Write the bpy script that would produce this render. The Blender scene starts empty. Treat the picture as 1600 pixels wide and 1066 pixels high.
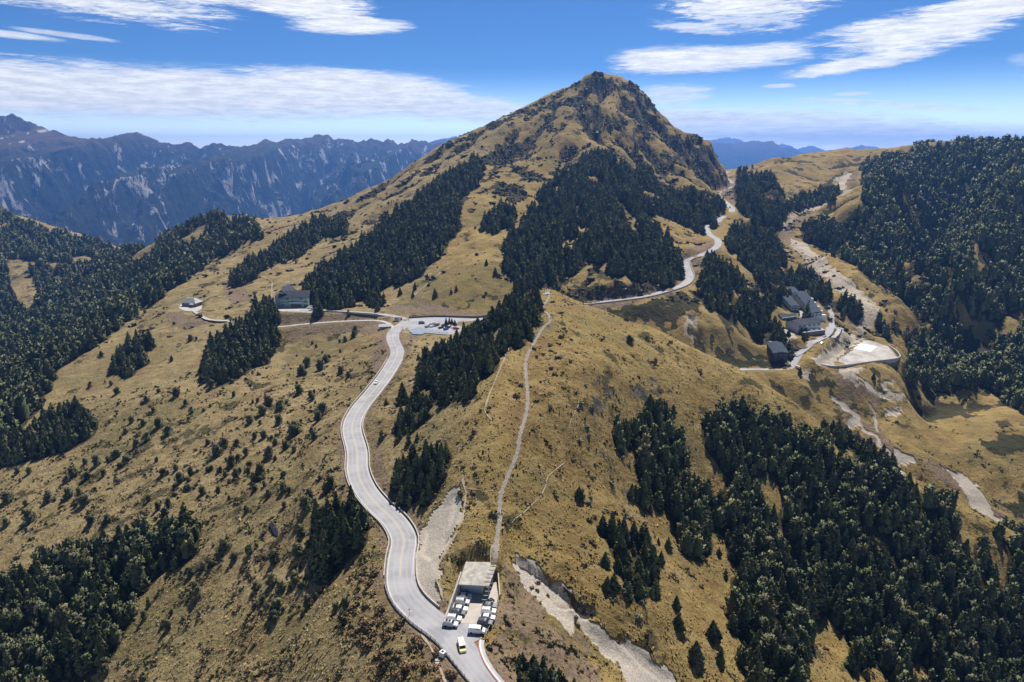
import bpy, bmesh, math, random
import numpy as np
from mathutils import Vector, Matrix

R = math.radians
scene = bpy.context.scene
COL = scene.collection
random.seed(4); RNG = np.random.default_rng(11)

# ---------------------------------------------------------------- camera
cam_data = bpy.data.cameras.new('camera'); cam = bpy.data.objects.new('camera', cam_data); COL.objects.link(cam)
cam.location = (0, 0, 133.0); cam.rotation_euler = (R(90 - 15.6), 0, 0)
cam_data.lens = 24.0; cam_data.sensor_width = 36.0
cam_data.clip_start = 1.0; cam_data.clip_end = 150000.0
scene.camera = cam

# ---------------------------------------------------------------- light
SUN_EL, SUN_AZ = R(55), R(15)           # azimuth clockwise from +Y
sun_data = bpy.data.lights.new('sun', 'SUN'); sun = bpy.data.objects.new('sun', sun_data); COL.objects.link(sun)
sun_data.energy = 5.0; sun_data.angle = R(.53); sun_data.color = (1.0, .94, .85)
sd = Vector((math.sin(SUN_AZ) * math.cos(SUN_EL), math.cos(SUN_AZ) * math.cos(SUN_EL), math.sin(SUN_EL)))
sun.rotation_euler = sd.to_track_quat('Z', 'Y').to_euler()

vs = scene.view_settings
vs.view_transform = 'Standard'; vs.look = 'None'; vs.exposure = 0.42; vs.gamma = 1.0
try: vs.use_curve_mapping = False
except Exception: pass
scene.cycles.volume_bounces = 1
scene.cycles.max_bounces = 5; scene.cycles.diffuse_bounces = 2; scene.cycles.glossy_bounces = 2
scene.cycles.transparent_max_bounces = 8; scene.cycles.transmission_bounces = 2

class Nodes:
    """short hand for building a node tree"""
    def __init__(self, tree):
        self.t = tree; tree.nodes.clear()
    def n(self, kind, *ins, out=0, **props):
        nd = self.t.nodes.new(kind)
        for k, v in props.items():
            if k == 'named':
                for nm, val in v.items(): self.put(nd.inputs[nm], val)
            else: setattr(nd, k, v)
        for i, v in enumerate(ins):
            if v is not None: self.put(nd.inputs[i], v)
        return nd.outputs[out] if len(nd.outputs) else None
    def put(self, sock, v):
        if hasattr(v, 'is_output'): self.t.links.new(v, sock)
        elif isinstance(v, tuple) and len(v) == 3 and sock.type == 'RGBA': sock.default_value = (*v, 1)
        else: sock.default_value = v
    def m(self, op, a, b=None, c=None, clamp=False):
        return self.n('ShaderNodeMath', a, b, c, operation=op, use_clamp=clamp)
    def vm(self, op, a, b=None):
        return self.n('ShaderNodeVectorMath', a, b, operation=op)
    def mix(self, f, a, b, blend='MIX'):
        nd = self.t.nodes.new('ShaderNodeMix'); nd.data_type = 'RGBA'; nd.blend_type = blend
        self.put(nd.inputs[0], f); self.put(nd.inputs[6], a); self.put(nd.inputs[7], b)
        return nd.outputs[2]
    def noise(self, vec, scale, detail=4, rough=.55, dist=0, out=0):
        return self.n('ShaderNodeTexNoise', out=out, named={'Vector': vec, 'Scale': scale, 'Detail': detail, 'Roughness': rough, 'Distortion': dist})
    def step(self, x, lo, hi, a=0.0, b=1.0):
        return self.n('ShaderNodeMapRange', x, lo, hi, a, b, interpolation_type='SMOOTHSTEP', clamp=True)
    def attr(self, name, out=2):
        return self.n('ShaderNodeAttribute', attribute_name=name, out=out)
    def combine(self, x, y, z): return self.n('ShaderNodeCombineXYZ', x, y, z)

# ---------------------------------------------------------------- sky with its high clouds
world = bpy.data.worlds.new('World'); scene.world = world; world.use_nodes = True
N = Nodes(world.node_tree)
sky = N.n('ShaderNodeTexSky', sky_type='NISHITA', sun_disc=False, sun_elevation=SUN_EL, sun_rotation=SUN_AZ, altitude=3200.0, air_density=1.0, dust_density=.25, ozone_density=2.0)
dirn = N.n('ShaderNodeTexCoord', out=0)
sep = N.t.nodes.new('ShaderNodeSeparateXYZ'); N.put(sep.inputs[0], dirn)
az = N.m('MULTIPLY', N.m('ARCTAN2', sep.outputs[0], sep.outputs[1]), 57.2958)
el = N.m('MULTIPLY', N.m('ARCSINE', sep.outputs[2]), 57.2958)
# clouds live in azimuth / elevation (degrees): centre, half width, half height, slant, opacity, wispiness
CLOUDS = [(-34.5,10.4,13.5,1.55,-.10,.95,1.0),(-45,11.6,9,1.4,-.06,.8,1.0),(-19,10.9,7,1.3,-.06,.95,1.0),(-15.2,10.3,5.0,1.35,-.10,1.0,.9),(-12.3,9.0,4.9,.65,.02,1.0,.6),(-22,11.6,5.0,1.0,0,.9,1.0),
    (-35.5,7.2,5.0,.26,-.05,.8,.5),(-31.2,7.35,3.2,.2,-.06,.7,.5),(-4,12.0,7.2,.8,-.02,.9,1.0),
    (-25,3.9,22,2.1,.0,1.0,.55),(-12.0,4.95,8.5,1.15,-.05,1.0,.45),(-8,3.6,11,1.4,-.08,.95,.5),(-44,4.0,20,2.0,0,1.0,.6),
    (18.0,11.6,7.4,2.4,.04,1.0,1.0),(17.5,9.6,4.2,1.3,-.1,.75,1.2),(20,12.6,9,1.4,.05,1.0,.8),(13.7,8.8,3.4,.45,-.12,.75,1.0),
    (12.5,6.7,5.2,1.05,.0,1.0,.5),(18.0,6.8,4.8,.75,.08,.95,.6),(15,6.4,7.5,.8,.03,.9,.6),
    (28.5,7.7,5.8,1.55,.10,1.0,.75),(32.5,8.9,4.6,1.25,.16,1.0,.8),(25.5,5.9,5.4,.55,.12,1.0,.7),(35.5,10.2,4.5,.7,.06,.95,.8),(24.8,8.2,3.2,.35,.12,.7,1.0),
    (12.5,4.1,3.2,.9,0,.7,.7),(20.2,4.6,1.3,.18,0,.8,.4),(25.2,3.9,1.4,.16,0,.6,.4),(27.5,3.1,7.0,.30,-.09,.6,.6),(36.9,4.6,2.0,.35,0,.8,.5),(35.6,5.6,1.8,.5,0,.35,.6),
    (20,1.75,13.5,1.5,-.04,.85,.5),(12,2.4,8,.8,-.04,.9,.5),(26,.9,14,1.1,0,.7,.4),(0,13.8,40,1.0,.05,.5,1.4)]
streak = N.noise(N.combine(N.m('MULTIPLY', az, .20), N.m('ADD', N.m('MULTIPLY', el, 1.7), N.m('MULTIPLY', az, .13)), 0.0), 1.0, 10, .70, .7)
fine = N.noise(N.combine(N.m('MULTIPLY', az, .55), N.m('ADD', N.m('MULTIPLY', el, 6.0), N.m('MULTIPLY', az, -.3)), 4.0), 1.0, 9, .72, 1.0)
broken = N.m('ADD', N.m('MULTIPLY', N.m('SUBTRACT', streak, .5), 2.3), N.m('MULTIPLY', N.m('SUBTRACT', fine, .5), 2.1))
cover = None
for ca, ce, hw, hh, slant, op, wisp in CLOUDS:
    dx = N.m('SUBTRACT', az, ca)
    dy = N.m('MULTIPLY', N.m('SUBTRACT', N.m('SUBTRACT', el, ce), N.m('MULTIPLY', dx, slant)), 1 / hh)
    q = N.m('ADD', N.m('POWER', N.m('ABSOLUTE', N.m('MULTIPLY', dx, 1 / hw)), 2.6), N.m('POWER', N.m('ABSOLUTE', dy), 2.2))
    q = N.m('ADD', q, N.m('MULTIPLY', broken, wisp * 1.25))
    c = N.m('POWER', N.step(q, .10, 1.15, op, 0.0), 1.25)
    cover = c if cover is None else N.m('SUBTRACT', 1.0, N.m('MULTIPLY', N.m('SUBTRACT', 1.0, cover), N.m('SUBTRACT', 1.0, c)))
cover = N.m('MULTIPLY', cover, N.step(el, -.5, 1.2, .55, 1.0))
tint = N.mix(N.step(el, -.2, 6.5), (1.75, 1.62, 1.60), (.25, .45, .69))
tint = N.mix(N.step(el, 14.0, 40.0), tint, (.36, .34, .31))  # upper sky, out of view, dimmed to cut the fill light
skyc = N.mix(1.0, sky, tint, 'MULTIPLY')
skyc = N.n('ShaderNodeVectorMath', skyc, (.10, .10, .10), operation='MULTIPLY')
shade = N.noise(N.combine(N.m('MULTIPLY', az, .45), N.m('MULTIPLY', el, 3.2), 9.0), 1.0, 8, .68)
white = N.mix(N.step(shade, .35, .65), (.60, .625, .66), (.84, .845, .85))
bg = N.n('ShaderNodeBackground', N.mix(cover, skyc, white), 1.0)
N.n('ShaderNodeOutputWorld', bg)

# ---------------------------------------------------------------- helpers
def mat(name, build=None, color=(.5, .5, .5), rough=.8, **kw):
    m = bpy.data.materials.new(name); m.use_nodes = True; N = Nodes(m.node_tree)
    c, nrm = (build(N) if build else (color, None))
    bs = N.t.nodes.new('ShaderNodeBsdfPrincipled')
    N.put(bs.inputs['Base Color'], c); bs.inputs['Roughness'].default_value = rough
    for k, v in kw.items(): N.put(bs.inputs[k], v)
    if nrm is not None: N.put(bs.inputs['Normal'], nrm)
    N.n('ShaderNodeOutputMaterial', bs.outputs[0])
    return m

def tag(o, label=None, cat=None, group=None, kind=None):
    if label: o['label'] = label
    if cat: o['category'] = cat
    if group: o['group'] = group
    if kind: o['kind'] = kind
    return o

def link(name, me, material=None, parent=None, loc=None):
    o = bpy.data.objects.new(name, me); COL.objects.link(o)
    if material is not None:
        for m in (material if isinstance(material, (list, tuple)) else [material]): me.materials.append(m)
    if parent is not None: o.parent = parent
    if loc is not None: o.location = loc
    return o

def raw_mesh(name, V, F, smooth_shade=False, attrs=None, normals=None):
    """V (n,3); F list of equal-length faces as an int array, or a list of such arrays"""
    me = bpy.data.meshes.new(name); V = np.asarray(V, np.float32)
    Fs = F if isinstance(F, list) else [F]; Fs = [np.asarray(f, np.int32) for f in Fs if len(f)]
    loops = np.concatenate([f.ravel() for f in Fs]); tot = np.concatenate([np.full(len(f), f.shape[1], np.int32) for f in Fs])
    start = np.concatenate([[0], np.cumsum(tot)[:-1]]).astype(np.int32)
    me.vertices.add(len(V)); me.vertices.foreach_set('co', V.ravel())
    me.loops.add(len(loops)); me.loops.foreach_set('vertex_index', loops)
    me.polygons.add(len(tot)); me.polygons.foreach_set('loop_start', start)
    me.polygons.foreach_set('use_smooth', np.full(len(tot), smooth_shade))
    for k, (dom, val) in (attrs or {}).items():
        a = me.attributes.new(k, 'FLOAT', dom); a.data.foreach_set('value', np.asarray(val, np.float32).ravel())
    me.update(calc_edges=True); me.validate()
    if normals is not None: me.normals_split_custom_set_from_vertices(np.asarray(normals, np.float32).tolist() if len(normals) < 5000 else np.asarray(normals, np.float32))
    return me

def empty(name, loc=(0, 0, 0), rz=0.0):
    o = bpy.data.objects.new(name, None); COL.objects.link(o); o.location = loc; o.rotation_euler = (0, 0, rz); o.empty_display_size = .5
    return o

class MB:
    """collects boxes, prisms and tubes; build() links them as ONE mesh object"""
    def __init__(self): self.bm = bmesh.new()
    def prism(self, poly, z0, z1, top=None):
        lo = [self.bm.verts.new((p[0], p[1], z0)) for p in poly]; hi = [self.bm.verts.new((p[0], p[1], z1)) for p in (top or poly)]
        n = len(poly); self.bm.faces.new(lo[::-1]); self.bm.faces.new(hi)
        for i in range(n): self.bm.faces.new((lo[i], lo[(i + 1) % n], hi[(i + 1) % n], hi[i]))
        return self
    def box(self, x0, x1, y0, y1, z0, z1):
        return self.prism([(x0, y0), (x1, y0), (x1, y1), (x0, y1)], z0, z1)
    def hexa(self, c):
        v = [self.bm.verts.new(p) for p in c]
        for f in ((3, 2, 1, 0), (4, 5, 6, 7), (0, 1, 5, 4), (1, 2, 6, 5), (2, 3, 7, 6), (3, 0, 4, 7)): self.bm.faces.new([v[i] for i in f])
        return self
    def side(self, prof, y0, y1, inset=0.0, taper=None):
        """profile in x/z pushed across y; points above taper height lean in by inset"""
        def pt(p, y, s): return (p[0], y + (s * inset if taper is not None and p[1] > taper else 0), p[1])
        a = [self.bm.verts.new(pt(p, y0, 1)) for p in prof]; b = [self.bm.verts.new(pt(p, y1, -1)) for p in prof]
        n = len(prof); self.bm.faces.new(a); self.bm.faces.new(b[::-1])
        for i in range(n): self.bm.faces.new((a[(i + 1) % n], a[i], b[i], b[(i + 1) % n]))
        return self
    def face(self, pts):
        self.bm.faces.new([self.bm.verts.new(p) for p in pts]); return self
    def tube(self, p, q, r, seg=6, r2=None):
        p = Vector(p); q = Vector(q); d = (q - p).normalized(); u = d.orthogonal().normalized(); w = d.cross(u); r2 = r if r2 is None else r2
        a = [self.bm.verts.new(p + (u * math.cos(k) + w * math.sin(k)) * r) for k in np.linspace(0, 2 * math.pi, seg, endpoint=False)]
        b = [self.bm.verts.new(q + (u * math.cos(k) + w * math.sin(k)) * r2) for k in np.linspace(0, 2 * math.pi, seg, endpoint=False)]
        self.bm.faces.new(a[::-1]); self.bm.faces.new(b)
        for i in range(seg): self.bm.faces.new((a[i], a[(i + 1) % seg], b[(i + 1) % seg], b[i]))
        return self
    def bar(self, p, q, w, h):
        """box along p-q in plan, w wide, from p.z to p.z + h"""
        p = np.array(p, float); q = np.array(q, float); d = (q - p)[:2]; d = d / (np.linalg.norm(d) + 1e-9); o = np.array([-d[1], d[0]]) * w / 2
        c = [(*(p[:2] - o), p[2]), (*(q[:2] - o), q[2]), (*(q[:2] + o), q[2]), (*(p[:2] + o), p[2])]
        return self.hexa(c + [(a, b, z + h) for a, b, z in c])
    def mesh(self, name, bevel=0.0):
        if bevel: bmesh.ops.bevel(self.bm, geom=self.bm.edges[:], offset=bevel, segments=1, affect='EDGES', clamp_overlap=True)
        bmesh.ops.recalc_face_normals(self.bm, faces=self.bm.faces[:])
        me = bpy.data.meshes.new(name); self.bm.to_mesh(me); self.bm.free(); return me
    def build(self, name, material, parent=None, loc=None, bevel=0.0):
        return link(name, self.mesh(name, bevel), material, parent, loc)
# ---------------------------------------------------------------- terrain
# metres; x right, y ahead, z up; z = 0 is the car park of the shelter, the drone hovers 133 m above it
CAMZ = 133.0
PITCH = math.radians(15.6)
FPX = 1066.0                       # focal length in 1600-px units (24 mm lens)
CP, SP = math.cos(PITCH), math.sin(PITCH)

def ray(u, v):
    a = (u - 800.0) / FPX; b = (533.0 - v) / FPX
    return a, CP + b * SP, -SP + b * CP

def at_y(u, v, Y):
    dx, dy, dz = ray(u, v); t = Y / dy
    return (dx * t, Y, CAMZ + dz * t)

def at_z(u, v, Z):
    dx, dy, dz = ray(u, v); t = (Z - CAMZ) / dz
    return (dx * t, dy * t, Z)

def project(x, y, z):
    d = y * CP - (z - CAMZ) * SP
    h = y * SP + (z - CAMZ) * CP
    d = np.where(d < 1.0, 1.0, d)
    return 800.0 + FPX * x / d, 533.0 - FPX * h / d

# surveyed heights: (u, v, 'y'|'z', value) sightings, joined where a ridge, road or gully runs through them
Yk, Zk = 'y', 'z'
ROAD_MAIN = [(792,1100,Zk,-1.2),(762,1066,Zk,-.6),(734,1030,Zk,-.1),(703,992,Zk,0),(664,962,Zk,0),(637,935,Zk,0),(626,908,Zk,0),(627,872,Zk,0),
    (631,842,Zk,.2),(617,815,Zk,.4),(590,789,Zk,.7),(569,762,Zk,1),(559,735,Zk,1.2),(558,705,Zk,1.5),(550,668,Zk,1.8),(560,641,Zk,2),(583,612,Zk,2.3),
    (600,590,Zk,2.6),(615,566,Zk,3),(621,549,Zk,3.2),(614,530,Zk,3.5),(618,516,Zk,3.8),(640,500,Zk,4)]
ROAD_EAST = [(640,500,Zk,4),(680,498,Zk,4),(720,499,Zk,4),(752,499,Zk,4.2),(800,492,Zk,5),(860,484,Zk,6.5),(915,475,Zk,8),(960,470,Zk,10),(1005,464,Zk,13),
    (1040,455,Zk,16),(1068,445,Zk,18.5),(1077,432,Zk,21),(1073,418,Zk,24),(1072,408,Zk,27),(1086,402,Zk,30),(1106,394,Zk,33),(1120,385,Zk,36),(1121,375,Zk,39),(1108,366,Zk,42),
    (1104,355,Zk,46),(1120,347,Zk,50),(1128,340,Zk,53),(1141,333,Zk,57),(1144,326,Zk,60)]
ROAD_UPPER = [(1144,326,Zk,60),(1134,317,Zk,64),(1122,306,Zk,69),(1124,300,Zk,72),(1138,294,Zk,76),(1146,289,Zk,80),(1134,279,Zk,86),(1128,273,Zk,90),(1140,268,Zk,94),(1160,267,Zk,96),(1178,264,Zk,99),(1200,259,Zk,103),
    (1240,256,Zk,106),(1290,254,Zk,109),(1340,249,Zk,114),(1375,243,Zk,120),(1410,242,Zk,123)]
ROAD_LODGE = [(634,499,Zk,4.2),(615,494,Zk,4.6),(585,490,Zk,5),(540,487,Zk,5.3),(500,485,Zk,5.6),(470,484,Zk,5.8)]
ROAD_LOWER = [(617,514,Zk,3.4),(606,505,Zk,2.6),(590,501,Zk,2),(560,501,Zk,1.2),(520,503,Zk,.2),(480,506,Zk,-1),(445,510,Zk,-2),(424,511,Zk,-3)]
ROAD_VALLEY = [(1250,552,Zk,-26),(1243,563,Zk,-28.5),(1234,575,Zk,-31),(1205,577,Zk,-32),(1175,577,Zk,-31.5),(1150,577,Zk,-30),(1120,575,Zk,-28)]
TRAIL = [(772,880,Zk,4.5),(775,866,Zk,6),(777,840,Zk,7),(781,812,Zk,9),(781,790,Zk,10.2),(783,772,Zk,12),(792,748,Zk,14.5),(803,722,Zk,17.5),(809,705,Zk,19.5),(811,690,Zk,21.5),
    (813,678,Zk,23),(820,655,Zk,25.2),(824,635,Zk,27.5),(824,612,Zk,30),(822,590,Zk,32.5),(821,570,Zk,34.5),(826,552,Zk,37),(838,530,Zk,39.5),(849,512,Zk,42),
    (859,503,Zk,43.5),(858,494,Zk,44.6),(850,485,Zk,45.4),(848,479,Zk,46.2),(855,470,Zk,47.6),(858,461,Zk,48.8),(856,452,Zk,50)]
TERRAIN_LINES = [ROAD_MAIN, ROAD_EAST, ROAD_UPPER, ROAD_LODGE, ROAD_LOWER, ROAD_VALLEY, TRAIL,
    # crest of the knoll, left path
    [(850,454,Zk,50),(835,470,Zk,48),(818,500,Zk,45),(800,530,Zk,41),(780,575,Zk,35.5),(758,640,Zk,28),(730,720,Zk,18),(722,745,Zk,15),(725,790,Zk,10),(712,845,Zk,6.5),(700,880,Zk,4.5),(688,925,Zk,3)],
    # spur skyline right of the knoll
    [(866,456,Yk,412),(900,472,Yk,408),(960,495,Yk,402),(1030,520,Yk,396),(1100,553,Yk,388),(1160,580,Yk,380),(1240,632,Yk,366),(1300,690,Yk,352),(1340,716,Yk,343),(1400,738,Yk,334),(1480,782,Yk,320),(1560,830,Yk,308),(1640,880,Yk,298)],
    # hollow behind the spur
    [(885,476,Yk,548),(920,488,Yk,545),(960,500,Yk,540),(1040,535,Yk,520),(1110,568,Yk,500),(1160,600,Yk,488),(1230,645,Yk,468),(1300,700,Yk,440),(1380,745,Yk,424),(1480,795,Yk,402)],
    # stream
    [(1340,590,Zk,-37),(1305,620,Zk,-46),(1320,640,Zk,-53),(1345,655,Zk,-60),(1370,685,Zk,-66),(1410,715,Zk,-72),(1440,735,Zk,-77),(1475,740,Zk,-80),(1510,765,Zk,-84),(1545,800,Zk,-92),(1600,830,Zk,-100),(1680,880,Zk,-110)],
    [(1400,588,Zk,-38),(1375,610,Zk,-45),(1420,622,Zk,-49),(1380,640,Zk,-55),(1370,660,Zk,-60)],
    # grass shoulder beyond the stream
    [(1440,660,Yk,490),(1500,650,Yk,488),(1560,645,Yk,482),(1640,640,Yk,475)],
    [(1430,650,Yk,500),(1500,638,Yk,508),(1560,630,Yk,508),(1640,620,Yk,505)],
    [(1480,690,Yk,452),(1560,720,Yk,430),(1640,740,Yk,420)],
    # pad and station yard
    [(1300,570,Zk,-31),(1350,570,Zk,-31),(1398,558,Zk,-31),(1395,540,Zk,-31),(1350,535,Zk,-31),(1330,550,Zk,-31)],
    [(1222,560,Zk,-24),(1240,540,Zk,-21),(1262,520,Zk,-18),(1290,503,Zk,-16),(1285,480,Zk,-9),(1283,464,Zk,-3),(1246,452,Zk,0),(1248,470,Zk,-6),(1235,490,Zk,-12),(1220,530,Zk,-17)],
    [(1300,495,Zk,-17),(1310,520,Zk,-19),(1290,545,Zk,-22),(1265,560,Zk,-25)],
    # channel spur
    [(1345,262,Yk,1200),(1320,290,Yk,1090),(1340,300,Yk,1060),(1290,320,Yk,1010),(1240,345,Yk,930),(1225,360,Yk,890),(1245,390,Yk,810),(1290,420,Yk,735),(1330,450,Yk,680),(1370,485,Yk,630),(1345,520,Yk,600)],
    [(1300,395,Yk,770),(1350,430,Yk,700),(1400,470,Yk,650),(1430,500,Yk,625)],
    [(1340,395,Yk,815),(1390,430,Yk,745),(1425,470,Yk,700),(1445,510,Yk,650),(1440,560,Yk,600)],
    # top of the cut above the eastern road
    [(900,460,Yk,578),(930,454,Yk,577),(960,447,Yk,580),(1000,442,Yk,586),(1035,432,Yk,600),(1050,422,Yk,622)],
    # left valley between road and channel
    [(1200,300,Yk,1010),(1195,340,Yk,920),(1205,400,Yk,780),(1222,450,Yk,700)],
    [(1165,300,Yk,985),(1170,350,Yk,850),(1180,420,Yk,690),(1195,480,Yk,610),(1205,540,Yk,545)],
    [(1100,420,Yk,622),(1120,440,Yk,602),(1150,470,Yk,585),(1165,520,Yk,548)],
    [(1100,480,Yk,558),(1060,475,Yk,556),(1080,510,Yk,530),(1120,545,Yk,506)],
    # plateau
    [(1180,268,Yk,1180),(1215,252,Yk,1290),(1250,246,Yk,1400),(1290,240,Yk,1480),(1340,240,Yk,1480),(1380,238,Yk,1450),(1420,239,Yk,1400)],
    [(1190,290,Yk,1090),(1250,280,Yk,1160),(1300,280,Yk,1170)],
    # right mountain
    [(1345,252,Yk,1230),(1400,240,Yk,1220),(1450,233,Yk,1200),(1500,225,Yk,1180),(1560,224,Yk,1150),(1640,230,Yk,1120)],
    [(1420,240,Yk,1215),(1405,300,Yk,945),(1392,350,Yk,835),(1400,400,Yk,762),(1412,445,Yk,715)],
    [(1490,250,Yk,1120),(1475,320,Yk,1040),(1462,365,Yk,985),(1453,400,Yk,925),(1440,432,Yk,845),(1432,462,Yk,765)],
    [(1585,250,Yk,1010),(1562,300,Yk,850),(1532,350,Yk,775),(1510,400,Yk,712),(1490,450,Yk,668),(1472,490,Yk,645)],
    [(1640,350,Yk,850),(1620,400,Yk,775),(1590,450,Yk,715)],
    [(1480,520,Yk,640),(1560,500,Yk,645),(1640,500,Yk,640)],
    [(1500,600,Yk,528),(1440,600,Yk,548),(1640,570,Yk,560)],
    # main peak: west skyline ridge
    [(940,118,Yk,1200),(922,117,Yk,1203),(890,133,Yk,1195),(840,160,Yk,1175),(800,180,Yk,1160),(750,202,Yk,1130),(700,225,Yk,1110),(650,257,Yk,1080),(600,290,Yk,1050),(550,313,Yk,1025),(500,335,Yk,1000),(450,355,Yk,960),(410,368,Yk,930),(370,395,Yk,880),(330,420,Yk,800),(290,445,Yk,720),(250,475,Yk,665),(200,511,Yk,605),(160,533,Yk,575),(120,556,Yk,545),(85,590,Yk,510),(50,622,Yk,480),(0,690,Yk,430),(-60,760,Yk,400)],
    # east skyline
    [(940,118,Yk,1200),(964,118,Yk,1198),(988,131,Yk,1190),(1005,147,Yk,1180),(1020,160,Yk,1172),(1030,182,Yk,1165),(1060,206,Yk,1158),(1085,218,Yk,1152),(1110,233,Yk,1140),(1135,255,Yk,1120),(1150,262,Yk,1110)],
    # ribs and hollows of the peak's face
    [(930,145,Yk,1160),(900,200,Yk,1060),(880,250,Yk,960),(860,300,Yk,860),(840,345,Yk,775)],
    [(975,150,Yk,1150),(980,190,Yk,1085),(1000,240,Yk,1010),(1030,290,Yk,925),(1060,330,Yk,865),(1085,350,Yk,815)],
    [(960,200,Yk,1065),(950,240,Yk,985),(930,262,Yk,915),(920,300,Yk,835),(930,340,Yk,745),(940,380,Yk,665),(950,410,Yk,622)],
    [(1010,200,Yk,1095),(1040,240,Yk,1040),(1070,270,Yk,990),(1100,290,Yk,950),(1110,310,Yk,905)],
    [(800,250,Yk,1010),(780,300,Yk,860),(760,350,Yk,740),(740,400,Yk,650),(720,440,Yk,588),(700,478,Yk,555)],
    [(700,300,Yk,880),(660,350,Yk,770),(620,400,Yk,690),(580,440,Yk,632),(560,470,Yk,592)],
    [(600,340,Yk,880),(560,370,Yk,820),(500,410,Yk,745),(470,440,Yk,672)],
    [(500,370,Yk,870),(440,400,Yk,800),(400,430,Yk,720),(390,470,Yk,640)],
    [(820,400,Yk,640),(830,430,Yk,592),(840,450,Yk,575)],
    [(880,400,Yk,645),(890,440,Yk,598),(900,466,Yk,572)],
    [(1000,340,Yk,790),(1020,380,Yk,690),(1030,420,Yk,630),(1020,455,Yk,578)],
    [(1060,350,Yk,800),(1078,368,Yk,765),(1090,383,Yk,722)],
    # lodge terrace, cabin, slope under them
    [(432,487,Zk,5.5),(440,478,Zk,5.8),(485,478,Zk,5.8),(490,488,Zk,5.5)],
    [(430,500,Zk,-2),(400,520,Zk,-8),(360,560,Zk,-16),(320,590,Zk,-22)],
    [(280,484,Zk,-8),(310,484,Zk,-8),(330,497,Zk,-10),(360,502,Zk,-11)],
    [(540,520,Zk,-5),(480,540,Zk,-11),(430,570,Zk,-17)],
    [(570,560,Zk,-4),(520,620,Zk,-9),(480,660,Zk,-14)],
    # left slope
    [(520,700,Zk,-4),(460,740,Zk,-12),(380,780,Zk,-22),(300,800,Zk,-33),(220,830,Zk,-43),(150,860,Zk,-52),(60,890,Zk,-62),(-40,930,Zk,-72)],
    [(440,620,Zk,-15),(360,680,Zk,-25),(300,700,Zk,-32),(220,720,Zk,-40),(140,740,Zk,-49),(60,770,Zk,-58),(-40,800,Zk,-67)],
    [(340,590,Zk,-20),(260,610,Zk,-28),(180,640,Zk,-38),(100,680,Zk,-51),(40,710,Zk,-57)],
    [(320,520,Zk,-15),(260,540,Zk,-22),(220,560,Zk,-28),(160,590,Zk,-36)],
    [(560,800,Zk,-4),(520,850,Zk,-9),(440,900,Zk,-20),(360,940,Zk,-33),(280,960,Zk,-42),(200,1000,Zk,-52),(100,1040,Zk,-63),(0,1080,Zk,-74)],
    [(600,900,Zk,-1.2),(580,940,Zk,-4),(540,1000,Zk,-11),(480,1060,Zk,-22)],
    [(640,985,Zk,-3),(640,1030,Zk,-5),(630,1075,Zk,-10)],
    [(700,1040,Zk,-4),(720,1075,Zk,-5)],
    [(300,1080,Zk,-42),(100,1150,Zk,-68)],
    # slope between road and crest
    [(585,690,Zk,4),(590,730,Zk,4),(610,765,Zk,3.5),(650,800,Zk,3),(662,850,Zk,2),(660,900,Zk,1.5),(680,940,Zk,1)],
    [(620,640,Zk,9),(650,700,Zk,12),(660,740,Zk,9),(680,790,Zk,7)],
    [(640,570,Zk,5),(700,560,Zk,10),(760,520,Zk,22),(800,490,Zk,34)],
    [(700,620,Zk,14),(740,590,Zk,22),(770,550,Zk,31)],
    [(690,530,Zk,5),(740,510,Zk,6),(650,530,Zk,3)],
    # car park and shelter ground
    [(700,972,Zk,0),(745,990,Zk,0),(776,955,Zk,0),(770,930,Zk,0),(725,920,Zk,0)],
    [(745,890,Zk,4.2),(765,880,Zk,4.6),(730,875,Zk,5)],
    # right of the car park: scree and hollow
    [(790,1040,Zk,-3),(800,990,Zk,-2.5),(795,940,Zk,-2),(790,900,Zk,1.5)],
    [(800,870,Zk,2),(860,910,Zk,-4),(900,950,Zk,-8),(960,1000,Zk,-14),(1030,1050,Zk,-21),(1080,1090,Zk,-27)],
    [(880,1060,Zk,-11),(860,1000,Zk,-6.5)],
    [(830,840,Zk,3.5),(900,920,Zk,-4.5),(960,975,Zk,-10.5),(1040,1040,Zk,-19)],
    [(880,800,Zk,3),(960,860,Zk,-6),(1040,930,Zk,-17),(1120,1000,Zk,-29),(1180,1060,Zk,-39)],
    [(880,700,Zk,14),(900,640,Zk,23),(900,560,Zk,36)],
    [(960,600,Zk,22),(980,680,Zk,4),(1000,760,Zk,-11),(1040,830,Zk,-25)],
    [(1040,590,Zk,14.5),(1080,660,Zk,-3),(1120,740,Zk,-21),(1180,820,Zk,-37),(1230,900,Zk,-50),(1290,1000,Zk,-63)],
    [(1160,640,Zk,-5),(1240,720,Zk,-22),(1320,800,Zk,-38),(1400,880,Zk,-55),(1500,980,Zk,-76),(1600,1080,Zk,-96)],
    [(1440,800,Zk,-44),(1520,870,Zk,-59),(1620,960,Zk,-80)],
    # wooded hillock and left valley
    [(410,362,Yk,1010),(390,345,Yk,1120),(360,337,Yk,1150),(330,338,Yk,1150),(300,352,Yk,1130),(270,372,Yk,1110),(230,395,Yk,1090),(200,425,Yk,1040)],
    [(350,385,Yk,980),(310,410,Yk,930),(270,430,Yk,880)],
    [(190,400,Yk,1180),(150,430,Yk,1120),(110,470,Yk,1010),(60,530,Yk,800),(20,580,Yk,660)],
    [(120,440,Yk,1180),(80,400,Yk,1290),(40,395,Yk,1330),(0,390,Yk,1330)],
    [(200,390,Yk,1500),(170,388,Yk,1560),(120,368,Yk,1600),(60,348,Yk,1600),(0,332,Yk,1590),(-60,318,Yk,1580)],
    [(90,400,Yk,1420),(140,402,Yk,1400),(180,400,Yk,1380)],
    [(0,450,Yk,1160),(30,500,Yk,960),(0,560,Yk,720)],
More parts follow.
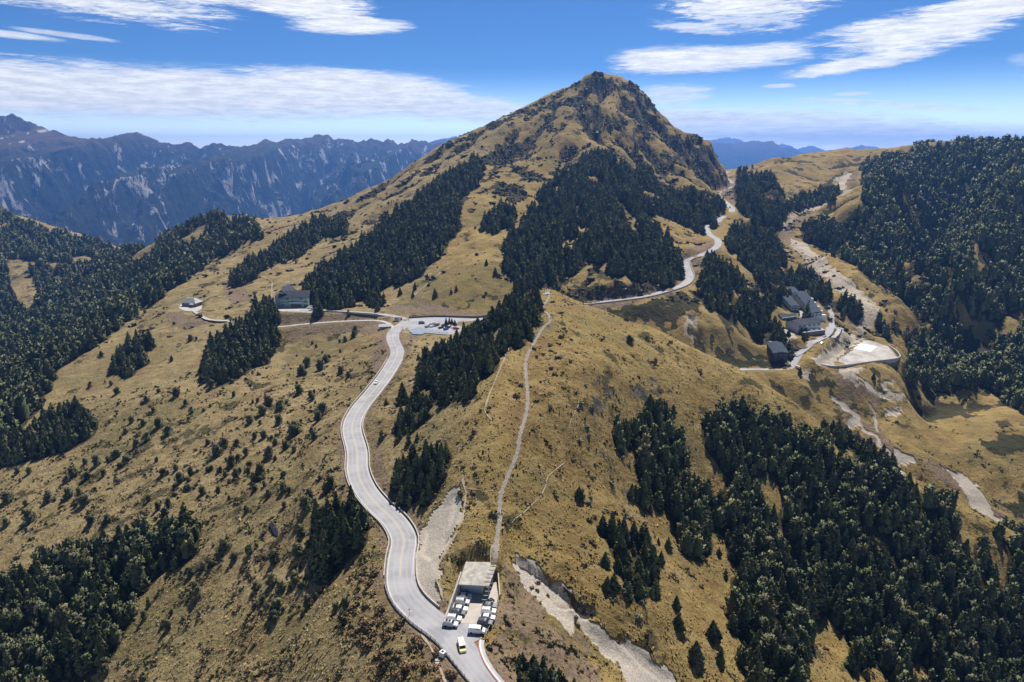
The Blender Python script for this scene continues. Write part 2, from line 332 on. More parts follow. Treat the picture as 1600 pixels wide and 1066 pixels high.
    [(100,500,Yk,860),(160,480,Yk,900),(220,450,Yk,900)],
]
# ground that lies out of sight behind the crests (x, y, z)
HIDDEN = [(-480,1350,-60),(-350,1300,-20),(-200,1300,0),(-100,1300,80),(0,1400,150),(120,1400,170),(200,1350,140),(300,1350,100),(420,1500,90),
    (-700,1400,-120),(-400,1700,-200),(-900,2000,-260),(-1400,2000,-150),(0,1900,-60),(400,1900,20),(900,1800,60),(800,1500,110),(1000,1300,120),(1300,1500,120),
    (-700,2600,-420),(-1500,2800,-420),(0,2800,-350),(700,2800,-300),(1500,2800,-200),(-1800,1700,-60),(-1500,1200,-80),(-1100,900,-150),(-800,700,-140),(-600,450,-120),(-500,250,-130),
    (-300,100,-100),(-120,90,-45),(0,60,-10),(60,90,-25),(200,100,-90),(400,150,-130),(600,300,-140),(800,500,-60),(1000,700,20),(1200,1000,100),(1700,1800,60),(0,-150,-15),(-300,-100,-110),(300,-100,-100),
    (560,380,-95),(480,330,-110)]

def survey():
    pts = []
    for line in TERRAIN_LINES:
        P = np.array([at_y(u, v, q) if k == 'y' else at_z(u, v, q) for u, v, k, q in line])
        for i in range(len(P)):
            pts.append(P[i])
            if i + 1 < len(P):
                d = np.hypot(*(P[i + 1] - P[i])[:2]); n = int(d // (9 + .035 * P[i][1]))
                for j in range(1, n + 1):
                    pts.append(P[i] + (P[i + 1] - P[i]) * j / (n + 1))
    pts += [np.array(p, float) for p in HIDDEN]
    P = np.array(pts)
    keep = []
    for i, p in enumerate(P):                       # thin out doubles
        if keep:
            d = np.hypot(P[keep][:, 0] - p[0], P[keep][:, 1] - p[1])
            if d.min() < 2.0: continue
        keep.append(i)
    return P[keep]

class Survey:
    """Multiquadric surface through the surveyed heights."""
    def __init__(self, P):
        self.xy = P[:, :2].astype(np.float64); self.c2 = (3 + .008 * np.maximum(P[:, 1], 0)) ** 2
        n = len(P)
        d2 = ((self.xy[:, None] - self.xy[None]) ** 2).sum(-1)
        A = np.sqrt(d2 + self.c2[None])
        lam = .06 + .0008 * np.maximum(P[:, 1], 0)
        M = np.zeros((n + 3, n + 3)); M[:n, :n] = A - np.diag(lam)
        Q = np.c_[np.ones(n), self.xy / 1000.0]; M[:n, n:] = Q; M[n:, :n] = Q.T
        w = np.linalg.lstsq(M, np.r_[P[:, 2], 0, 0, 0], rcond=None)[0]
        self.w, self.p = w[:n].astype(np.float32), w[n:]
        self.xy32 = self.xy.astype(np.float32); self.c32 = self.c2.astype(np.float32)
    def __call__(self, x, y):
        x = np.asarray(x, np.float32).ravel(); y = np.asarray(y, np.float32).ravel()
        out = np.empty(len(x), np.float32)
        for s in range(0, len(x), 20000):
            e = s + 20000
            d = (x[s:e, None] - self.xy32[None, :, 0]) ** 2
            d += (y[s:e, None] - self.xy32[None, :, 1]) ** 2
            d += self.c32[None]
            np.sqrt(d, out=d)
            out[s:e] = d @ self.w + self.p[0] + self.p[1] * x[s:e] / 1000 + self.p[2] * y[s:e] / 1000
        return out

def hash2(ix, iy, k=0):
    h = (ix.astype(np.int64) * 374761393 + iy.astype(np.int64) * 668265263 + k * 974634777) & 0xffffffff
    h = ((h ^ (h >> 13)) * 1274126177) & 0xffffffff
    h = ((h ^ (h >> 16)) * 2246822519) & 0xffffffff
    return ((h ^ (h >> 15)) & 0xffffff).astype(np.float32) / 16777216.0

def vnoise(x, y, k=0):
    ix = np.floor(x); iy = np.floor(y); fx = (x - ix).astype(np.float32); fy = (y - iy).astype(np.float32)
    ux = fx * fx * fx * (fx * (fx * 6 - 15) + 10); uy = fy * fy * fy * (fy * (fy * 6 - 15) + 10)
    out = 0
    for ox in (0, 1):
        for oy in (0, 1):
            a = hash2(ix + ox, iy + oy, k) * 6.2831853
            g = np.cos(a) * (fx - ox) + np.sin(a) * (fy - oy)
            out = out + g * (ux if ox else 1 - ux) * (uy if oy else 1 - uy)
    return out * 1.4

def fbm(x, y, octaves=4, k=0, gain=.5):
    s = 0; a = 1.0
    for o in range(octaves):
        s = s + a * vnoise(x + 17.3 * o, y - 9.1 * o, k + o); a *= gain; x = x * 2.03; y = y * 2.03
    return s

def gully(x, y, gx, gy, k=0):
    """Furrows that run down the slope (gx, gy = unit across-slope direction)."""
    ix = np.floor(x); iy = np.floor(y); fx = x - ix; fy = y - iy
    va = 0; wt = 0
    for i in (-1, 0, 1, 2):
        for j in (-1, 0, 1, 2):
            h1 = hash2(ix + i, iy + j, k) - .5; h2 = hash2(ix + i, iy + j, k + 7) - .5
            px = fx - i - h1 * .9; py = fy - j - h2 * .9
            w = np.exp(-(px * px + py * py) * 2.0)
            va = va + np.cos((px * gx + py * gy) * 6.2831853) * w; wt = wt + w
    return va / wt

def smooth(a, b, t):
    t = np.clip((t - a) / (b - a), 0, 1); return t * t * (3 - 2 * t)

# the sheet: a fan of rows that widen with distance, so near ground is finely divided
FAN_Y0 = -70.0
NR, NA = 1000, 860
R_ROWS = np.concatenate([np.geomspace(110, 1000, 720, endpoint=False), np.geomspace(1000, 3200, NR - 720)])
A_COLS = np.linspace(math.radians(-56), math.radians(56), NA)

def polyline_near(x, y, line, reach):
    """distance to a 3-D polyline and the height of its nearest point, for points within reach"""
    best = np.full(x.shape, 1e9, np.float32); hz = np.zeros(x.shape, np.float32)
    L = np.asarray(line, np.float64)
    for a, b in zip(L[:-1], L[1:]):
        lo = np.minimum(a, b) - reach; hi = np.maximum(a, b) + reach
        m = np.nonzero((x > lo[0]) & (x < hi[0]) & (y > lo[1]) & (y < hi[1]))
        if not len(m[0]): continue
        dx, dy = b[0] - a[0], b[1] - a[1]; q = dx * dx + dy * dy + 1e-9
        t = np.clip(((x[m] - a[0]) * dx + (y[m] - a[1]) * dy) / q, 0, 1)
        d = np.hypot(x[m] - a[0] - t * dx, y[m] - a[1] - t * dy)
        z = a[2] + t * (b[2] - a[2])
        c = d < best[m]
        bm = best[m]; bm[c] = d[c]; best[m] = bm
        zm = hz[m]; zm[c] = z[c]; hz[m] = zm
    return best, hz

def sight(line):
    return np.array([at_y(u, v, q) if k == 'y' else at_z(u, v, q) for u, v, k, q in line])

def spline(P, step):
    """Catmull-Rom through P, resampled about every step metres"""
    P = np.asarray(P, float); Q = np.vstack([2 * P[0] - P[1], P, 2 * P[-1] - P[-2]]); out = []
    for i in range(1, len(Q) - 2):
        p0, p1, p2, p3 = Q[i - 1:i + 3]
        n = max(2, int(np.linalg.norm(p2 - p1) / step))
        t = np.linspace(0, 1, n, endpoint=False)[:, None]
        out.append(.5 * (2 * p1 + (p2 - p0) * t + (2 * p0 - 5 * p1 + 4 * p2 - p3) * t ** 2 + (3 * p1 - p0 - 3 * p2 + p3) * t ** 3))
    return np.vstack(out + [P[-1:]])

ROADS = [  # centre line, half width
    (spline(sight(ROAD_MAIN), 3), 4.7), (spline(sight(ROAD_EAST), 4), 3.9), (spline(sight(ROAD_UPPER), 6), 4.0),
    (spline(sight(ROAD_LODGE), 4), 3.0), (spline(sight(ROAD_LOWER), 4), 1.8), (spline(sight(ROAD_VALLEY), 4), 2.6)]
TRAIL_LINE = spline(sight(TRAIL), 1.5)

def flat(poly, z):
    return np.array([at_z(u, v, z)[:2] for u, v in poly]), z
FLATS = [  # levelled yards: outline, height
    flat([(693,975),(706,935),(716,915),(720,897),(772,893),(778,925),(772,960),(760,985),(735,992),(715,985)], 0.0),
    flat([(640,494),(700,494),(715,504),(752,504),(752,516),(735,516),(700,528),(640,516),(634,508)], 4.0),
    flat([(424,480),(440,474),(484,474),(492,482),(492,489),(440,489)], 5.7),
    flat([(1280,572),(1300,560),(1322,545),(1345,526),(1388,540),(1404,560),(1300,575)], -31.0),
    flat([(278,480),(290,473),(316,474),(320,482),(306,487),(286,486)], -8.0),
]

def inside(x, y, poly):
    c = np.zeros(x.shape, bool); n = len(poly)
    for i in range(n):
        x0, y0 = poly[i][:2]; x1, y1 = poly[(i + 1) % n][:2]
        if y0 == y1: continue
        c ^= ((y0 > y) != (y1 > y)) & (x < (x1 - x0) * (y - y0) / (y1 - y0) + x0)
    return c

def fan_index(x, y):
    yy = np.asarray(y, float) - FAN_Y0; r = np.hypot(x, yy); a = np.arctan2(x, yy)
    fi = np.interp(r, R_ROWS, np.arange(NR)); fj = (a - A_COLS[0]) / (A_COLS[1] - A_COLS[0])
    return np.clip(fi, 0, NR - 1.001), np.clip(fj, 0, NA - 1.001)

SCARS = [([(800,868),(822,876),(850,895),(880,918),(905,945),(925,950),(935,962),(912,968),(895,955),(870,950),(840,915),(815,893)], 2.3, .7),
    ([(955,985),(985,1005),(1020,1030),(1060,1062),(1040,1075),(1000,1045),(965,1010)], .7, 1.5),
    ([(716,757),(722,790),(714,815),(700,850),(672,880),(655,870),(664,830),(690,790)], 1.0, 2.0)]

def sight_on(x, y, z, u, v):
    """nearest point of the sheet seen along a line of sight (near ground only)"""
    dx, dy, dz = ray(u, v); t = np.arange(120, 420, .5) / dy
    fi, fj = fan_index(dx * t, dy * t)
    gap = CAMZ + dz * t - z[np.round(fi).astype(int), np.round(fj).astype(int)]
    i = int(np.argmax(gap < 0)); return dx * t[i], dy * t[i]

def make_ground():
    S = Survey(survey())
    A, R = np.meshgrid(A_COLS, R_ROWS)
    x = R * np.sin(A); y = R * np.cos(A) + FAN_Y0
    # the survey is smooth, so it is sampled on a coarser fan and then refined
    sr, sa = 3, 3
    rr = np.unique(np.r_[np.arange(0, NR, sr), NR - 1]); aa = np.unique(np.r_[np.arange(0, NA, sa), NA - 1])
    zc = S(x[np.ix_(rr, aa)], y[np.ix_(rr, aa)]).reshape(len(rr), len(aa))
    z1 = np.empty((len(rr), NA), np.float32)
    for i in range(len(rr)): z1[i] = np.interp(np.arange(NA), aa, zc[i])
    z = np.empty((NR, NA), np.float32); q = np.arange(NR)
    for j in range(NA): z[:, j] = np.interp(q, rr, z1[:, j])
    base = z.copy()
    x = x.astype(np.float32); y = y.astype(np.float32)
    # slope directions of the smooth ground
    zr = np.gradient(z, axis=0) / np.gradient(R, axis=0); za = np.gradient(z, axis=1) / (np.gradient(A, axis=1) * R)
    sx = zr * np.sin(A) + za * np.cos(A); sy = zr * np.cos(A) - za * np.sin(A)
    g = np.hypot(sx, sy) + 1e-6
    cx, cy = (-sy / g).astype(np.float32), (sx / g).astype(np.float32)
    steep = smooth(.12, .55, g)
    far = smooth(350, 900, y)
    dist = np.hypot(x, y)
    road = np.full(x.shape, 1e9, np.float32)
    info = []
    for line, hw in ROADS:
        d, hz = polyline_near(x, y, line, 48)
        info.append((d, hz, hw)); road = np.minimum(road, d - hw)
    dt, ht = polyline_near(x, y, TRAIL_LINE, 12)
    calm = smooth(.8, 12, road) * smooth(.5, 5, dt)
    for poly, pz in FLATS:
        d, _ = polyline_near(x, y, np.c_[np.vstack([poly, poly[:1]]), np.zeros(len(poly) + 1)], 22)
        calm *= np.where(inside(x, y, poly), 0, smooth(0, 9, d))
    # relief: furrows down the slopes, broken ground, hummocks
    wx = x + 14 * vnoise(x / 60, y / 60, 90); wy = y + 14 * vnoise(x / 60, y / 60, 91)
    n = gully(wx / 95, wy / 95, cx, cy, 3) * 6.5 * far + gully(wx / 38, wy / 38, cx, cy, 5) * (.75 + 2.2 * far)
    n = n + gully(wx / 15, wy / 15, cx, cy, 8) * (.32 + .75 * far)
    east = smooth(0, 60, x - np.interp(y, [800, 1000, 1200], [130, 60, 140]) + 30) * far * (1 - smooth(420, 520, x))
    ribs = smooth(60, 130, x) * (1 - smooth(330, 430, x)) * smooth(430, 500, y) * (1 - smooth(760, 900, y))
    n = n * (1 + 1.0 * east) + gully(wx / 42, wy / 42, cx, cy, 13) * 3.0 * ribs + gully(wx / 21, wy / 21, cx, cy, 15) * 1.1 * ribs
    n = n * steep
    n = n + fbm(x / 40, y / 40, 3, 25) * 2.2 * smooth(150, 260, x) * smooth(340, 420, y) * (1 - smooth(640, 760, y))
    wild = smooth(430, 500, x) * smooth(560, 700, y)
    n = n + wild * (gully(wx / 120, wy / 120, cx, cy, 33) * 9 + fbm(wx / 50, wy / 50, 3, 35) * 4)
    n = n + fbm(x / 34, y / 34, 3, 20) * (.9 + 1.4 * far) + fbm(x / 9, y / 9, 3, 30) * (.38 + .35 * far)
    crag = smooth(.45, .95, g) * far
    n = n + (crag * .7 + crag * east) * (np.abs(fbm(wx / 30, wy / 30, 5, 40, .58)) - .25) * 5.0
    # benches for the roads, with cut banks above and fill banks below
    for d, hz, hw in info:
        e = np.maximum(d - hw - .9, 0); m = d < 46
        up = (.55 if hw > 4.2 or hw < 3.5 else 1.05) * e + .014 * e * e; dn = .33 * e + .012 * e * e
        z = np.where(m, np.clip(z, hz - .12 - dn, hz - .12 + up), z)
    for poly, pz in FLATS:
        d, _ = polyline_near(x, y, np.c_[np.vstack([poly, poly[:1]]), np.zeros(len(poly) + 1)], 30)
        e = np.where(inside(x, y, poly), 0, d); m = e < 29
        z = np.where(m, np.clip(z, pz - .1 - .8 * e - .03 * e * e, pz - .1 + 1.1 * e + .03 * e * e), z)
    z = z + n * (.03 + .97 * calm)
    k = 1 - smooth(1.0, 3.2, dt); z = np.where(dt < 4, z * (1 - k) + (ht - .1) * k, z)
    # eroded scars lie a little below the turf, with a raw edge
    for poly, drop, edge in SCARS:
        P = np.array([sight_on(x, y, z, u, v) for u, v in poly])
        d, _ = polyline_near(x, y, np.c_[np.vstack([P, P[:1]]), np.zeros(len(P) + 1)], 8)
        ins = inside(x + .8 * vnoise(x / 3, y / 3, 61), y + .8 * vnoise(x / 3, y / 3, 62), P)
        z = z - np.where(ins, drop * smooth(0, edge, d), 0)
    return x, y, z.astype(np.float32), road, dt, g.astype(np.float32)

GX, GY, GZ, GROAD, GTRAIL, GSLOPE = make_ground()

def sample(G, x, y):
    fi, fj = fan_index(x, y); i = fi.astype(int); j = fj.astype(int); u = fi - i; v = fj - j
    return G[i, j] * (1 - u) * (1 - v) + G[i + 1, j] * u * (1 - v) + G[i, j + 1] * (1 - u) * v + G[i + 1, j + 1] * u * v

def ground_z(x, y):
    return sample(GZ, x, y)

MARCH = np.concatenate([np.arange(120, 700, 1.0), np.arange(700, 3000, 3.0)])
def ground_at(u, v, lift=0.0, lo=120, hi=3000):
    """the place on the ground (raised by lift) that is seen along a line of sight"""
    dx, dy, dz = ray(u, v); m = MARCH[(MARCH >= lo) & (MARCH <= hi)]; t = m / dy
    gap = CAMZ + dz * t - ground_z(dx * t, m) - lift
    k = np.nonzero(gap < 0)[0]
    if len(k) and k[0] > 0:
        i = k[0]; f = gap[i - 1] / (gap[i - 1] - gap[i]); Y = m[i - 1] + f * (m[i] - m[i - 1])
    else:
        Y = m[int(np.argmin(gap))] if not len(k) else m[0]
    X = dx * Y / dy
    return X, Y, float(ground_z(X, Y))
# ---------------------------------------------------------------- what covers the ground
def plan(poly, lo=120, hi=3000, lift=0.0, step=22):
    """outline sighted on the ground -> outline on the map"""
    out = []
    n = len(poly)
    for i in range(n):
        (u0, v0), (u1, v1) = poly[i], poly[(i + 1) % n]
        k = max(1, int(math.hypot(u1 - u0, v1 - v0) / step))
        for j in range(k):
            X, Y, Z = ground_at(u0 + (u1 - u0) * j / k, v0 + (v1 - v0) * j / k, lift, lo, hi); out.append((X, Y))
    return out

def plan_line(pts, lo=120, hi=3000, step=12):
    out = []
    for (u0, v0), (u1, v1) in zip(pts[:-1], pts[1:]):
        k = max(1, int(math.hypot(u1 - u0, v1 - v0) / step))
        for j in range(k): out.append(ground_at(u0 + (u1 - u0) * j / k, v0 + (v1 - v0) * j / k, 0, lo, hi))
    out.append(ground_at(*pts[-1], 0, lo, hi)); return np.array(out)

WOB = lambda s, k: (vnoise(GX / s, GY / s, k) * s * .45, vnoise(GX / s, GY / s, k + 1) * s * .45)
def paint(polys, wob=8, k=70, soft=2.0):
    wx, wy = WOB(wob, k); fx, fy = WOB(wob / 3.5, k + 4)
    out = np.zeros(GX.shape, np.float32)
    for item in polys:
        poly, lo, hi = (item if isinstance(item, tuple) and len(item) == 3 and isinstance(item[0], list) else (item, 120, 3000))
        P = plan(poly, lo, hi); A = np.array(P); a, b = A.min(0) - 15, A.max(0) + 15
        m = np.nonzero((GX > a[0]) & (GX < b[0]) & (GY > a[1]) & (GY < b[1]))
        if len(m[0]): out[m] = np.maximum(out[m], inside((GX + wx + fx)[m], (GY + wy + fy)[m], P))
    return out

def trace(lines, w=1.0, wob=2.5, k=80):
    wx, wy = WOB(wob, k); out = np.zeros(GX.shape, np.float32)
    for item in lines:
        pts, ww, lo, hi = item if isinstance(item, tuple) else (item, w, 120, 3000)
        d, _ = polyline_near(GX + wx, GY + wy, plan_line(pts, lo, hi), ww * 3)
        out = np.maximum(out, 1 - smooth(ww * .45, ww * .95, d))
    return out

SCREE = [[(720,757),(724,790),(716,818),(703,850),(690,872),(682,905),(690,930),(690,950),(672,948),(650,928),(641,900),(645,868),(655,845),(668,815),(685,790),(702,768)],
    [(803,866),(822,876),(850,893),(880,916),(905,943),(925,950),(935,964),(912,968),(945,985),(985,1003),(1020,1028),(1062,1064),(1070,1080),(985,1080),(955,1035),(925,1000),(905,975),(890,985),(860,960),(835,935),(812,905)],
    ([(1338,268),(1320,285),(1335,296),(1310,308),(1300,322),(1260,330),(1240,345),(1225,362),(1212,356),(1235,335),(1262,318),(1290,312),(1310,298),(1300,280),(1320,266)], 700, 1500),
    ([(1232,372),(1260,398),(1300,425),(1340,452),(1375,480),(1372,500),(1350,525),(1330,522),(1345,495),(1335,478),(1300,452),(1262,415),(1235,385)], 500, 1000),
    ([(1385,640),(1405,640),(1410,648),(1380,650)], 380, 700), ([(1350,600),(1375,612),(1420,625),(1410,629),(1378,622),(1355,610)], 380, 700),
    ([(1470,731),(1495,735),(1525,755),(1545,790),(1560,810),(1535,805),(1515,775),(1495,750)], 330, 600), ([(1395,700),(1430,715),(1430,722),(1405,728)], 330, 600), ([(1395,725),(1418,738),(1410,745),(1398,738)], 330, 600),
    ([(1200,385),(1215,378),(1235,395),(1225,405)], 500, 1000), ([(1068,492),(1095,492),(1090,515),(1080,535),(1070,520)], 400, 700), ([(1180,448),(1200,452),(1198,462),(1185,460)], 450, 800),
    ([(1345,262),(1375,250),(1420,246),(1440,250),(1400,262),(1360,268)], 900, 1600)]
BARE = [[(785,876),(812,905),(860,960),(905,985),(925,1010),(940,1080),(780,1080),(762,1020),(770,980),(780,935)],
    [(640,985),(655,975),(690,1010),(720,1050),(735,1080),(690,1080),(665,1030)],
    [(640,840),(650,835),(652,880),(640,900)], [(655,950),(690,955),(700,968),(692,975),(670,965)], [(728,860),(770,865),(768,885),(730,885)],
    [(590,690),(600,740),(612,765),(620,780),(600,775),(580,735),(578,700)], [(600,520),(612,540),(600,570),(585,600),(580,560)], [(540,700),(545,680),(530,690),(528,720)],
    [(640,515),(650,525),(640,550),(634,535)], [(430,485),(545,492),(610,497),(600,512),(540,505),(470,512),(430,512)],
    [(590,480),(660,470),(700,482),(760,488),(760,497),(690,493),(620,490)], [(480,500),(600,508),(590,520),(520,520),(450,540),(440,520)],
    [(350,440),(380,440),(395,470),(370,475),(350,465)], [(255,490),(290,490),(330,505),(300,515),(270,512)],
    ([(1290,505),(1330,520),(1340,540),(1310,565),(1285,572),(1270,562),(1300,535),(1285,515)], 450, 700), ([(1238,520),(1250,525),(1245,540),(1228,538)], 400, 700), ([(1300,575),(1345,572),(1330,595),(1380,610),(1365,630),(1335,605)], 400, 700),
    ([(1120,295),(1140,285),(1160,300),(1150,320),(1130,315)], 700, 1300), ([(1060,395),(1110,375),(1130,395),(1100,405),(1085,440),(1095,455),(1075,440)], 500, 800), ([(915,470),(1000,460),(1060,440),(1050,460),(960,480),(920,485)], 480, 700)]
ROCK = [([(905,128),(950,120),(965,128),(950,165),(930,172),(900,155)], 800, 1400), ([(970,128),(1000,148),(1025,180),(1030,230),(1000,200),(985,160)], 800, 1400), ([(885,150),(925,150),(945,190),(905,195),(880,175)], 800, 1400),
    ([(900,175),(935,180),(920,200),(890,190)], 800, 1400), ([(960,160),(1010,180),(1010,230),(970,210)], 800, 1400), ([(1000,220),(1040,250),(1060,280),(1030,285),(1010,260)], 800, 1400), ([(1030,190),(1065,215),(1080,255),(1050,245)], 800, 1400),
    ([(1070,220),(1110,240),(1130,262),(1100,275),(1075,255)], 800, 1400), ([(1180,275),(1215,272),(1255,285),(1245,305),(1200,310),(1225,290)], 700, 1500),
    ([(985,612),(1010,590),(1040,600),(1045,615),(1010,630)], 200, 420), ([(1070,490),(1100,490),(1095,530),(1075,520)], 400, 700), ([(915,462),(1000,450),(1060,430),(1062,410),(1070,400),(1075,425),(1060,445),(1000,462),(920,474)], 480, 700),
    ([(10,395),(40,400),(75,460),(60,500),(30,470)], 700, 1600), ([(70,420),(110,420),(100,450),(80,445)], 700, 1600), ([(640,535),(655,530),(660,560),(645,560)], 300, 600), ([(590,735),(640,740),(640,790),(600,770)], 200, 360), ([(860,470),(905,420),(915,470)], 480, 700)]
PATHS = [([(800,533),(782,575),(765,615),(757,640),(762,650),(772,660)], .8, 150, 420), ([(723,742),(724,752),(728,770),(726,795),(722,812),(712,835),(702,852),(692,870),(684,885),(682,905),(690,922),(693,940)], 1.15, 150, 320),
    ([(906,628),(898,645),(891,660),(889,672)], .6, 200, 420), ([(884,722),(868,734),(856,745),(852,760),(846,775),(832,788),(820,800),(806,810),(795,822)], .55, 180, 320),
    ([(775,845),(768,860),(766,880)], 1.2, 150, 300), ([(726,764),(780,768)], .35, 180, 300),
    ([(655,985),(672,1010),(682,1030),(690,1050),(700,1075)], 1.0, 140, 240), ([(640,468),(660,450),(690,425),(715,412),(742,398)], 1.4, 500, 900), ([(668,470),(690,455),(720,440)], 1.0, 500, 900),
    ([(405,430),(425,440),(425,470),(432,480)], 1.3, 500, 900), ([(330,497),(360,503),(365,510)], 1.8, 500, 800), ([(430,455),(427,470)], 1.2, 500, 900), ([(380,470),(395,475),(410,480)], .8, 500, 900), ([(450,360),(500,352)], 1.5, 700, 1200)]
STREAM = [([(1302,622),(1318,634),(1335,648),(1342,660),(1330,662)], 4.2, 360, 650), ([(1342,658),(1350,668),(1370,688),(1385,700),(1400,718)], 3.0, 340, 600), ([(1395,592),(1397,600),(1378,602),(1390,612),(1405,620)], 2.6, 380, 650), ([(1360,635),(1370,648),(1368,660),(1372,672)], 2.0, 360, 650),
    ([(1492,738),(1505,752),(1515,775),(1525,792),(1550,806),(1590,825),(1640,850)], 2.2, 300, 560), ([(1325,575),(1345,592),(1365,610),(1385,625)], 2.2, 400, 650)]
LUSH = [([(700,420),(820,400),(830,440),(760,490),(640,480),(600,470)], 450, 900), ([(480,520),(560,520),(540,560),(460,590),(420,580)], 300, 700), [(620,620),(700,600),(700,720),(640,700)],
    [(400,930),(480,900),(520,960),(480,1040),(360,1066),(330,1000)], ([(0,980),(150,900),(300,860),(340,900),(200,1080),(0,1080)], 120, 500), [(885,935),(925,970),(950,985),(930,990),(895,960)], [(905,985),(960,1020),(970,1045),(930,1040)],
    ([(150,640),(260,620),(330,640),(240,700),(120,720)], 200, 700), [(960,640),(1050,640),(1140,850),(1060,880)]]
A_SCREE = paint(SCREE, 5, 70); A_BARE = np.maximum(paint(BARE, 7, 170), trace([([(1232,372),(1290,425),(1345,475),(1340,515),(1325,560)], 13, 480, 1000), ([(1320,580),(1330,600),(1365,612),(1320,625),(1330,650),(1380,690),(1420,720),(1470,735),(1515,775),(1560,808),(1640,850)], 9, 300, 700), ([(1338,268),(1310,300),(1250,340),(1228,365),(1232,378)], 16, 700, 1500)], wob=12, k=150) * .8); A_ROCK = paint(ROCK, 14, 270); A_LUSH = paint(LUSH, 40, 370)
SCRUB = [([(930,481),(1000,476),(1060,458),(1092,472),(1080,492),(1050,502),(1010,502),(960,494)], 480, 640), ([(1043,470),(1053,470),(1058,512),(1047,514)], 460, 640), ([(1084,455),(1096,455),(1093,492),(1083,487)], 460, 640),  # the dark scrub colour also covers gullies, ravines and road cuts
    ([(1122,496),(1142,490),(1152,506),(1140,518)], 440, 640), ([(1139,500),(1147,500),(1146,545),(1139,545)], 440, 640), ([(1150,566),(1212,564),(1232,570),(1226,575),(1150,575)], 430, 640), ([(856,472),(870,440),(880,418),(892,425),(880,450),(886,474)], 480, 720), ([(895,474),(910,440),(925,418),(933,425),(917,455),(912,474)], 480, 720),
    ([(880,455),(910,448),(1000,440),(1055,424),(1064,400),(1070,402),(1066,435),(1045,452),(1000,463),(920,474),(885,474)], 480, 760), ([(1000,420),(1012,425),(1005,450),(992,452)], 480, 720), ([(1265,590),(1300,595),(1300,610),(1275,608)], 380, 640), ([(1440,640),(1490,632),(1530,650),(1480,655)], 380, 640), ([(1530,690),(1600,680),(1600,700),(1550,712)], 360, 600), ([(1560,790),(1600,770),(1620,800),(1600,815)], 330, 560), ([(912,121),(932,116),(958,121),(962,130),(940,137),(916,131)], 900, 1400), ([(903,142),(925,130),(952,140),(948,152),(905,152)], 900, 1400), ([(884,156),(905,150),(922,160),(937,166),(930,173),(888,166)], 850, 1400),
    ([(790,182),(840,160),(890,136),(905,126),(905,133),(880,146),(840,166),(800,184)], 900, 1400), ([(823,174),(870,158),(892,158),(885,166),(850,172),(826,178)], 850, 1400), ([(840,184),(862,177),(864,182),(845,188)], 800, 1400),
    ([(898,186),(925,178),(928,192),(906,196)], 800, 1400), ([(852,194),(866,192),(864,208),(854,206)], 800, 1400), ([(874,194),(886,196),(884,206),(876,204)], 800, 1400), ([(966,130),(986,126),(997,140),(984,147)], 900, 1400),
    ([(1008,143),(1025,152),(1031,176),(1014,172)], 900, 1400), ([(973,164),(997,164),(992,180),(974,174)], 800, 1400), ([(998,188),(1017,194),(1012,217),(996,206)], 800, 1400), ([(1052,212),(1072,224),(1066,242),(1048,226)], 800, 1400),
    ([(1036,233),(1057,252),(1052,266),(1034,246)], 800, 1400), ([(778,226),(836,218),(838,230),(800,246),(776,241)], 700, 1300), ([(796,258),(826,262),(830,280),(800,272)], 600, 1200), ([(756,197),(800,182),(796,190),(762,203)], 900, 1300),
    ([(695,228),(762,200),(758,206),(700,233)], 900, 1300), ([(616,292),(656,264),(658,269),(624,295)], 800, 1200), ([(556,314),(600,288),(602,294),(562,318)], 700, 1200), ([(752,246),(790,240),(800,252),(770,262),(750,256)], 700, 1200),
    ([(770,285),(815,290),(830,310),(800,318),(770,300)], 600, 1200), ([(700,235),(730,226),(735,230),(705,240)], 700, 1200), ([(660,250),(690,238),(694,243),(668,254)], 700, 1200), ([(520,335),(545,330),(548,338),(522,342)], 700, 1200),
    ([(610,340),(640,330),(644,336),(614,347)], 600, 1100), ([(940,190),(975,185),(980,205),(950,212)], 700, 1300), ([(985,215),(1000,235),(1010,262),(990,250)], 700, 1300), ([(1075,245),(1100,255),(1120,285),(1090,280)], 700, 1300)]
def blur(G, n, ax):
    C = np.cumsum(np.pad(G.astype(np.float64), [(n + 1, n) if k == ax else (0, 0) for k in (0, 1)], mode='edge'), axis=ax)
    return ((np.take(C, range(2 * n + 1, C.shape[ax]), ax) - np.take(C, range(0, C.shape[ax] - 2 * n - 1), ax)) / (2 * n + 1)).astype(np.float32)
A_SCRUB = paint(SCRUB, 14, 470)
ROUGH = [([(832,560),(866,505),(900,545),(960,590),(1000,585),(1060,640),(1160,642),(1160,900),(1040,1060),(960,960),(880,850),(800,810),(790,760),(815,650)], 120, 420), ([(560,520),(640,520),(660,640),(600,760),(640,860),(610,900),(560,780),(530,660)], 120, 560), ([(560,880),(610,900),(640,990),(720,1070),(560,1075),(500,1000)], 120, 300), ([(430,520),(600,515),(560,580),(480,560)], 300, 700)]
A_ROUGH = blur(blur(paint(ROUGH, 30, 770), 9, 0), 9, 1)
up = smooth(560, 760, GY) * smooth(30, 90, GZ) * smooth(-330, -120, GX) * (1 - smooth(330, 420, GX))
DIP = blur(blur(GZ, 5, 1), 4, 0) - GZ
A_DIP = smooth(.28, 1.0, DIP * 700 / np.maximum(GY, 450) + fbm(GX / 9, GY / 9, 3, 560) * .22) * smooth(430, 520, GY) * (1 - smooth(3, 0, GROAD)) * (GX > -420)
A_SCRUB = np.maximum(A_SCRUB, A_DIP * .9)  # concave creases are darkened with the scrub colour
A_SCRUB = np.maximum(A_SCRUB, (fbm((GX * .8 + GY * .6) / 60, (GY * .8 - GX * .6) / 24, 4, 500) > .52 - .18 * smooth(.45, .8, GSLOPE)) * up * .9).astype(np.float32)
